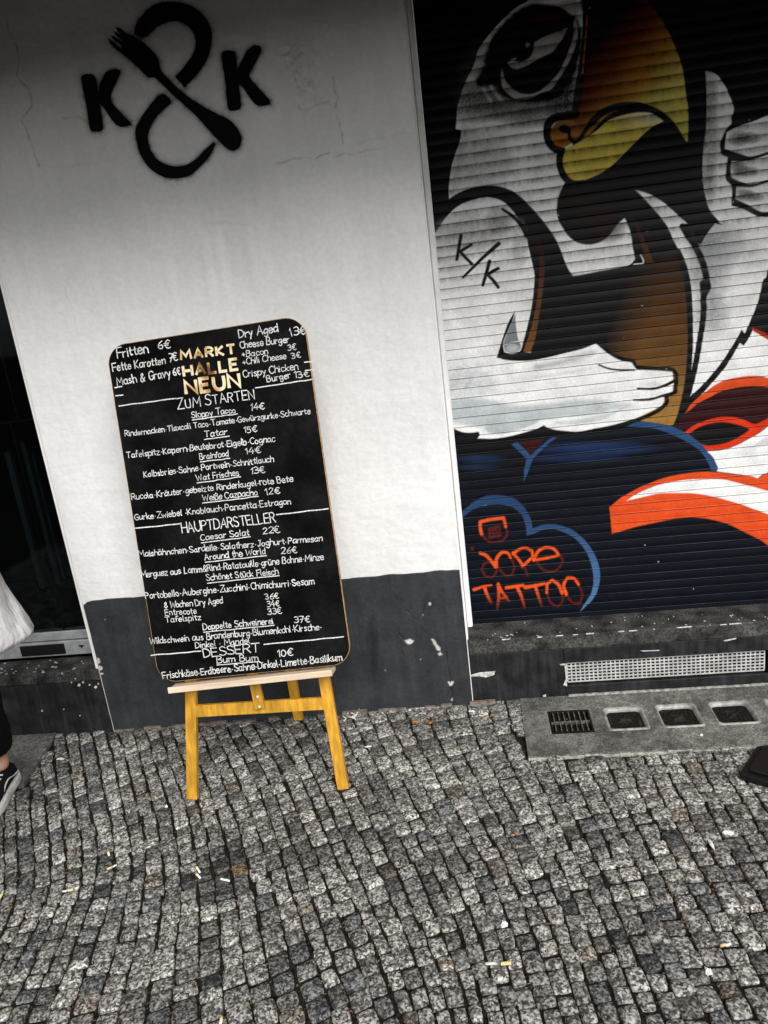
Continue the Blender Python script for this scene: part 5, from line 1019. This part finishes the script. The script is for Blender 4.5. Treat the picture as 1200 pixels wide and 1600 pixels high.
def shoe(heel, dr, z):
    dr = np.array(dr)/np.linalg.norm(dr); sd_ = np.array([-dr[1], dr[0], 0]); h = np.array([heel[0], heel[1], z])
    T_ = [(0.0, .020, 0), (.015, .032, 0), (.06, .037, 0), (.12, .038, .002), (.18, .047, .004), (.225, .046, .004), (.255, .036, .003), (.272, .016, .002)]
    n = 24
    so_ = []
    def sec(z0, z1, grow): 
        ol = [(t, +w_+grow) for t, w_, _ in T_]+[(t, -w_-grow) for t, w_, _ in T_[::-1]]
        return ol
    V, F = [], []; ol = smooth_poly(np.array(sec(0, 0, .003)), True, 3, 120); m = len(ol)
    for zz, gr_ in ((.0, -.002), (.006, .001), (.024, .001), (.028, -.001)):
        sc_ = 1+gr_*6
        for t, s_ in ol: V.append(h+dr*(.136+(t-.136)*sc_)+sd_*s_*sc_+up*zz-po)
    F = [(i*m+k, i*m+(k+1) % m, (i+1)*m+(k+1) % m, (i+1)*m+k) for i in range(3) for k in range(m)]+[tuple(range(m))[::-1], tuple(range(3*m, 4*m))]
    sole = (V, F)
    secs = []
    for t, w_, hh in ((.004, .020, .05), (.012, .029, .078), (.035, .033, .085), (.075, .034, .083), (.105, .035, .078), (.14, .037, .064), (.18, .042, .052), (.22, .041, .044), (.25, .032, .036), (.266, .015, .030)):
        secs.append((h+dr*t+up*(.024+(hh-.024)*.42), sd_*w_, up*(hh-.02)*.62))
    up_ = loft('shoe', secs, m_shoe, per, 20, .0)
    link('sole', mesh('sole', V, F, True), m_rub, up_)
    for sg in (1, -1):
        VV, FF = [], []
        pts_ = [(.02, .040), (.06, .046), (.10, .058), (.135, .050), (.16, .036), (.20, .030)]
        q3 = [h+dr*t+sd_*sg*(.0365+.006*max(0, (t-.14)/.06)) + up*z_ for t, z_ in pts_]; q3 = smooth_poly(np.array(q3), False, 4)
        for p in q3: VV += [p-po+up*.0022, p-po-up*.0022, p-po-up*.0022-sd_*sg*.004, p-po+up*.0022-sd_*sg*.004]
        for i in range(len(q3)-1):
            for k in range(4): FF.append((4*i+k, 4*i+(k+1) % 4, 4*i+4+(k+1) % 4, 4*i+4+k))
        link('side_stripe', mesh('side_stripe', VV, FF, True), m_rub, up_)
    mb = MB()
    for t in (.10, .118, .136, .154): mb.bar(tuple(h+dr*t+sd_*.02+up*(.088-.3*(t-.09)-.006)), tuple(h+dr*t-sd_*.02+up*(.088-.3*(t-.09)-.006)), .006, .004, up=(0, 0, 1), bev=.001)
    mb.build('shoelace', m_rub, up_, off=Vector(po))
shoe(an_l-np.array([.15, -.98, 0])*.06, (.15, -.98, 0), float(zg(-1.77))+.003); shoe(an_r-pf*.06, pf, float(zg(-1.6))+.003)
# head details
mb = MB()
mb.ball(tuple(head+pf*.070-up*.012), .014, (.8, .9, 1.5)); mb.build('nose', m_skin, per, True, Vector(po))
for sg in (1, -1):
    mb = MB(); mb.ball(tuple(head+pl_*sg*.083-pf*.01-up*.012), .026, (.45, .7, 1.2)); mb.build('ear', m_skin, per, True, Vector(po))
    mb = MB(); mb.ball(tuple(head+pf*.060+pl_*sg*.029+up*.018), .0105); mb.build('eye', mat('eye', (.5, .48, .45), .2, .5), per, True, Vector(po))
mb = MB(); mb.ball(tuple(head+pf*.056-up*.055), .022, (1.0, .8, .3)); mb.build('mouth', mat('lips', (.36, .14, .11), .5, .3), per, True, Vector(po))
mb = MB(); mb.ball(tuple(head+up*.055-pf*.02), .105, (.95, 1.0, .95), 28)
for v in mb.bm.verts:
    q = np.array(v.co)-head
    if q@pf > .045 and q[2] < .075: v.co = Vector(head+q*.78)
mb.build('hair', m_hair, per, True, Vector(po))
# ================================================================== black base plate at the right edge
bp = empty('base_plate', (.80, -.52, .012)); tag(bp, 'black flat stand foot lying on the cobbles at the right edge of the view', 'base plate')
q = on_ground(np.array([1155.0]), np.array([1217.0]))[0]
Mx = Matrix.Translation((q[0], q[1], .008)) @ Matrix.Rotation(math.radians(54), 4, 'Z')
mb = MB(); mb.prism([(0, 0), (.165, 0), (.20, -.035), (.20, -.34), (0, -.34)], 0, .022, Mx); o = mb.build('plate', m_black, bp, off=Vector(bp.location))
bv = o.modifiers.new('bevel', 'BEVEL'); bv.width = .004; bv.segments = 3
mb = MB(); mb.prism([(.02, -.02), (.155, -.02), (.18, -.045), (.18, -.32), (.02, -.32)], .0215, .034, Mx); o = mb.build('rubber_pad', m_black, bp, off=Vector(bp.location)); bv = o.modifiers.new('bevel', 'BEVEL'); bv.width = .006; bv.segments = 3

# ================================================================== LITTER
m_paper = mat('cigarette_paper', (.78, .76, .70), .8, .1, mottle=[(200, .8, 1.05, 2)]); m_filter = mat('cigarette_filter', (.74, .58, .27), .8, .1, mottle=[(300, .7, 1.15, 2)])
def butt(a, b, label, ff=.35, r=.0036):
    A, B = on_ground(np.array([a[0]*1.0]), np.array([a[1]*1.0]))[0], on_ground(np.array([b[0]*1.0]), np.array([b[1]*1.0]))[0]; c = (A+B)/2; c[2] = float(zg(c[0]))+r+.0005
    d = B-A; d[2] = rng.normal(0, .03)*np.linalg.norm(d); L = np.linalg.norm(d); d /= L; mb = MB()
    prof_ = [(-.5, 1.0, 0), (-.5+ff, 1.0, 0), (-.5+ff+.03, .93, 0), (-.1, .9, 0), (.2, .86, 0), (.5, .8, 0)]
    x = np.cross(d, up); x /= np.linalg.norm(x); z_ = np.cross(x, d); n = 12; rings = []
    for t, s_, _ in prof_:
        off = rng.normal(0, .0004, 3); rings.append([mb.bm.verts.new(d*t*L+(x*math.cos(2*math.pi*k/n)*1.05+z_*math.sin(2*math.pi*k/n)*.9)*r*s_+off) for k in range(n)])
    for i, (p, q_) in enumerate(zip(rings, rings[1:])):
        for k in range(n): mb.bm.faces.new((p[k], p[(k+1) % n], q_[(k+1) % n], q_[k])).material_index = 1 if i == 0 else 0
    f = mb.bm.faces.new(rings[0]); f.material_index = 1; mb.bm.faces.new(rings[-1])
    o = mb.build('cigarette_butt', [m_paper, m_filter], None, True); o.location = c; tag(o, label, 'cigarette butt', 'cigarette butts on the cobbles'); return o
butt((799, 1507), (759, 1509), 'long white cigarette butt with yellow filter lying alone in the lower foreground', .38, .0042)
butt((307, 1356), (313, 1365), 'cigarette butt at the left rim of the dark stain, the farther of two touching'); butt((306, 1366), (314, 1374), 'cigarette butt at the left rim of the dark stain, the nearer of two touching')
butt((345, 1375), (359, 1378), 'white cigarette butt beside the brown cobble on the dark stain', .15); butt((169, 1328), (171, 1339), 'upright-lying yellow cigarette butt, farthest of the left cobbles', .7)
butt((168, 1360), (183, 1353), 'thin slanting cigarette butt just below the upright-lying yellow one', .5); butt((115, 1392), (98, 1395), 'cigarette butt lying level on the left cobbles, near the left edge', .4)
butt((0, 1406), (6, 1393), 'cigarette butt cut by the left edge of the view', .6); butt((347, 1590), (345, 1602), 'cigarette butt cut by the bottom edge of the view', .8)
butt((80, 1151), (90, 1144), 'tan cigarette butt by the flagstone at the foot of the window base', .8); butt((1125, 1480), (1142, 1477), 'pale orange cigarette butt on the right foreground cobbles', .5)
m_scrap = mat('white_paper', (.78, .78, .76), .85, .1); m_leaf = mat('dry_leaf', (.36, .16, .04), .8, .1, mottle=[(80, .5, 1.3, 3)])
def scrap(px, py, wpx, hpx, label, m=m_scrap, name='paper_scrap', cat='scrap', group='scraps of paper on the ground', ang=0.0):
    c = on_ground(np.array([px*1.0]), np.array([py*1.0]))[0]; a = on_ground(np.array([px+wpx]), np.array([py*1.0]))[0]; L = np.linalg.norm(a-c); D = L*hpx/wpx*1.6
    n = 9; V, F = [], []
    for s_, zz in ((.0, .0045), (.55, .004), (1.0, .0018)):
        for k in range(n):
            t = 2*math.pi*k/n; r_ = s_*.72*(1+rng.normal(0, .26)); V.append((math.cos(t+ang)*L*.5*r_, math.sin(t+ang)*D*.5*r_, zz+rng.normal(0, .0012)))
    F = [(i*n+k, i*n+(k+1) % n, (i+1)*n+(k+1) % n, (i+1)*n+k) for i in range(2) for k in range(n)]
    o = link(name, mesh(name, V, F), m); o.location = (c[0], c[1], float(zg(c[0]))+.0015); sd_ = o.modifiers.new('thickness', 'SOLIDIFY'); sd_.thickness = .0008
    tag(o, label, cat, group)
scrap(1139, 1303, 26, 10, 'largest white paper scrap, on the right cobbles'); scrap(1107, 1520, 14, 13, 'small square white paper scrap in the right foreground'); scrap(788, 1445, 16, 13, 'white paper scrap behind the long cigarette butt')
scrap(94, 1187, 15, 5, 'long white paper scrap between flagstone and cobbles'); scrap(1112, 1322, 8, 16, 'narrow white paper scrap just left of the largest one'); scrap(576, 1168, 13, 4, 'thin white paper scrap to the right of the easel foot')
scrap(738, 1113, 11, 5, 'white paper scrap beside the end of the plinth'); scrap(1096, 1150, 6, 4, 'tiny white paper scrap on the concrete slab below the glass blocks'); scrap(1175, 1420, 7, 8, 'white fleck of paper at the far right of the cobbles'); scrap(260, 1262, 6, 5, 'white fleck of paper left of the left easel foot')
for i, (a, b, s_, t) in enumerate(((648, 1128, 14, 'brown dry leaf at the wall foot right of the easel, left of a pair'), (672, 1130, 15, 'brown dry leaf at the wall foot right of the easel, right of a pair'), (806, 1303, 11, 'orange leaf fragment on the cobbles below the concrete slab'), (768, 1120, 7, 'yellow leaf fragment by the corner of the concrete slab'))):
    scrap(a, b, s_, s_*.5, t, m_leaf, 'dry_leaf', 'leaf', 'dry leaves on the paving', i*.7)
# white plastic strings at the wall foot
mb = MB()
for P in ([(543, 1117), (552, 1113), (560, 1112), (557, 1120), (549, 1123), (556, 1126)], [(536, 1121), (541, 1125), (538, 1129)], [(549, 1116), (556, 1119), (553, 1124), (546, 1122)]):
    Q = smooth_poly([on_ground(np.array([u*1.0]), np.array([v*1.0]))[0]*[1, 1, 0] for u, v in P], False, 4)
    for a, b in zip(Q, Q[1:]):
        if np.linalg.norm(b-a) > 1e-5:
            aa, bb = a.copy(), b.copy(); aa[1] = min(aa[1], -.012); bb[1] = min(bb[1], -.012); aa[2] = float(zg(aa[0]))+.006; bb[2] = aa[2]+.0005
            mb.cyl(aa, bb, .0022, n=8)
o = mb.build('plastic_string', m_scrap); tag(o, 'tangle of white plastic string at the wall foot behind the right easel leg', 'string')
# crumbs, seeds and dry bits caught in the joints
V, F = [], []; pts_ = np.stack([rng.uniform(-2.2, 1.3, 9000), rng.uniform(-1.9, -.01, 9000)], 1); cnt = 0
CC = []
for x, y in pts_:
    j = int(np.searchsorted([np.interp(y, YS, l) for l in lines[::1]] if False else seeds, x))
    dens = .25+.75*max(0.0, vnoise(np.array([x*2.2]), np.array([y*2.2]), 3)[0]+.5*(x > -.6))
    if rng.random() > dens: continue
    if x > SLAB[0]-.01 and y > SLAB[2]-.01 and rng.random() > .05: continue
    # drop it on the nearest continuous joint
    col = lines[:, int(np.argmin(abs(YS-y)))]; k = int(np.argmin(abs(col-x))); x = float(np.interp(y, YS, lines[k]))+rng.normal(0, .0022)
    s_ = rng.uniform(.0014, .0042); z = float(zg(x))-.003+rng.uniform(-.002, .003); b = len(V); a = rng.uniform(0, 3.14)
    ca, sa = math.cos(a), math.sin(a); l = s_*rng.uniform(1, 2.2)
    V += [(x+l*ca, y+l*sa, z), (x-s_*.6*sa, y+s_*.6*ca, z+s_*.5), (x-l*ca, y-l*sa, z), (x+s_*.6*sa, y-s_*.6*ca, z+s_*.4)]
    F.append((b, b+1, b+2, b+3)); c = [(.13, .06, .022), (.08, .04, .018), (.20, .11, .045), (.04, .03, .02)][rng.integers(0, 4)]; CC += [c]*4
me = mesh('joint_debris', V, F); setcol(me, np.array(CC)); tag(link('joint_debris', me, mat('dry_bits', None, .9, .05, attr='Col')), kind='stuff')
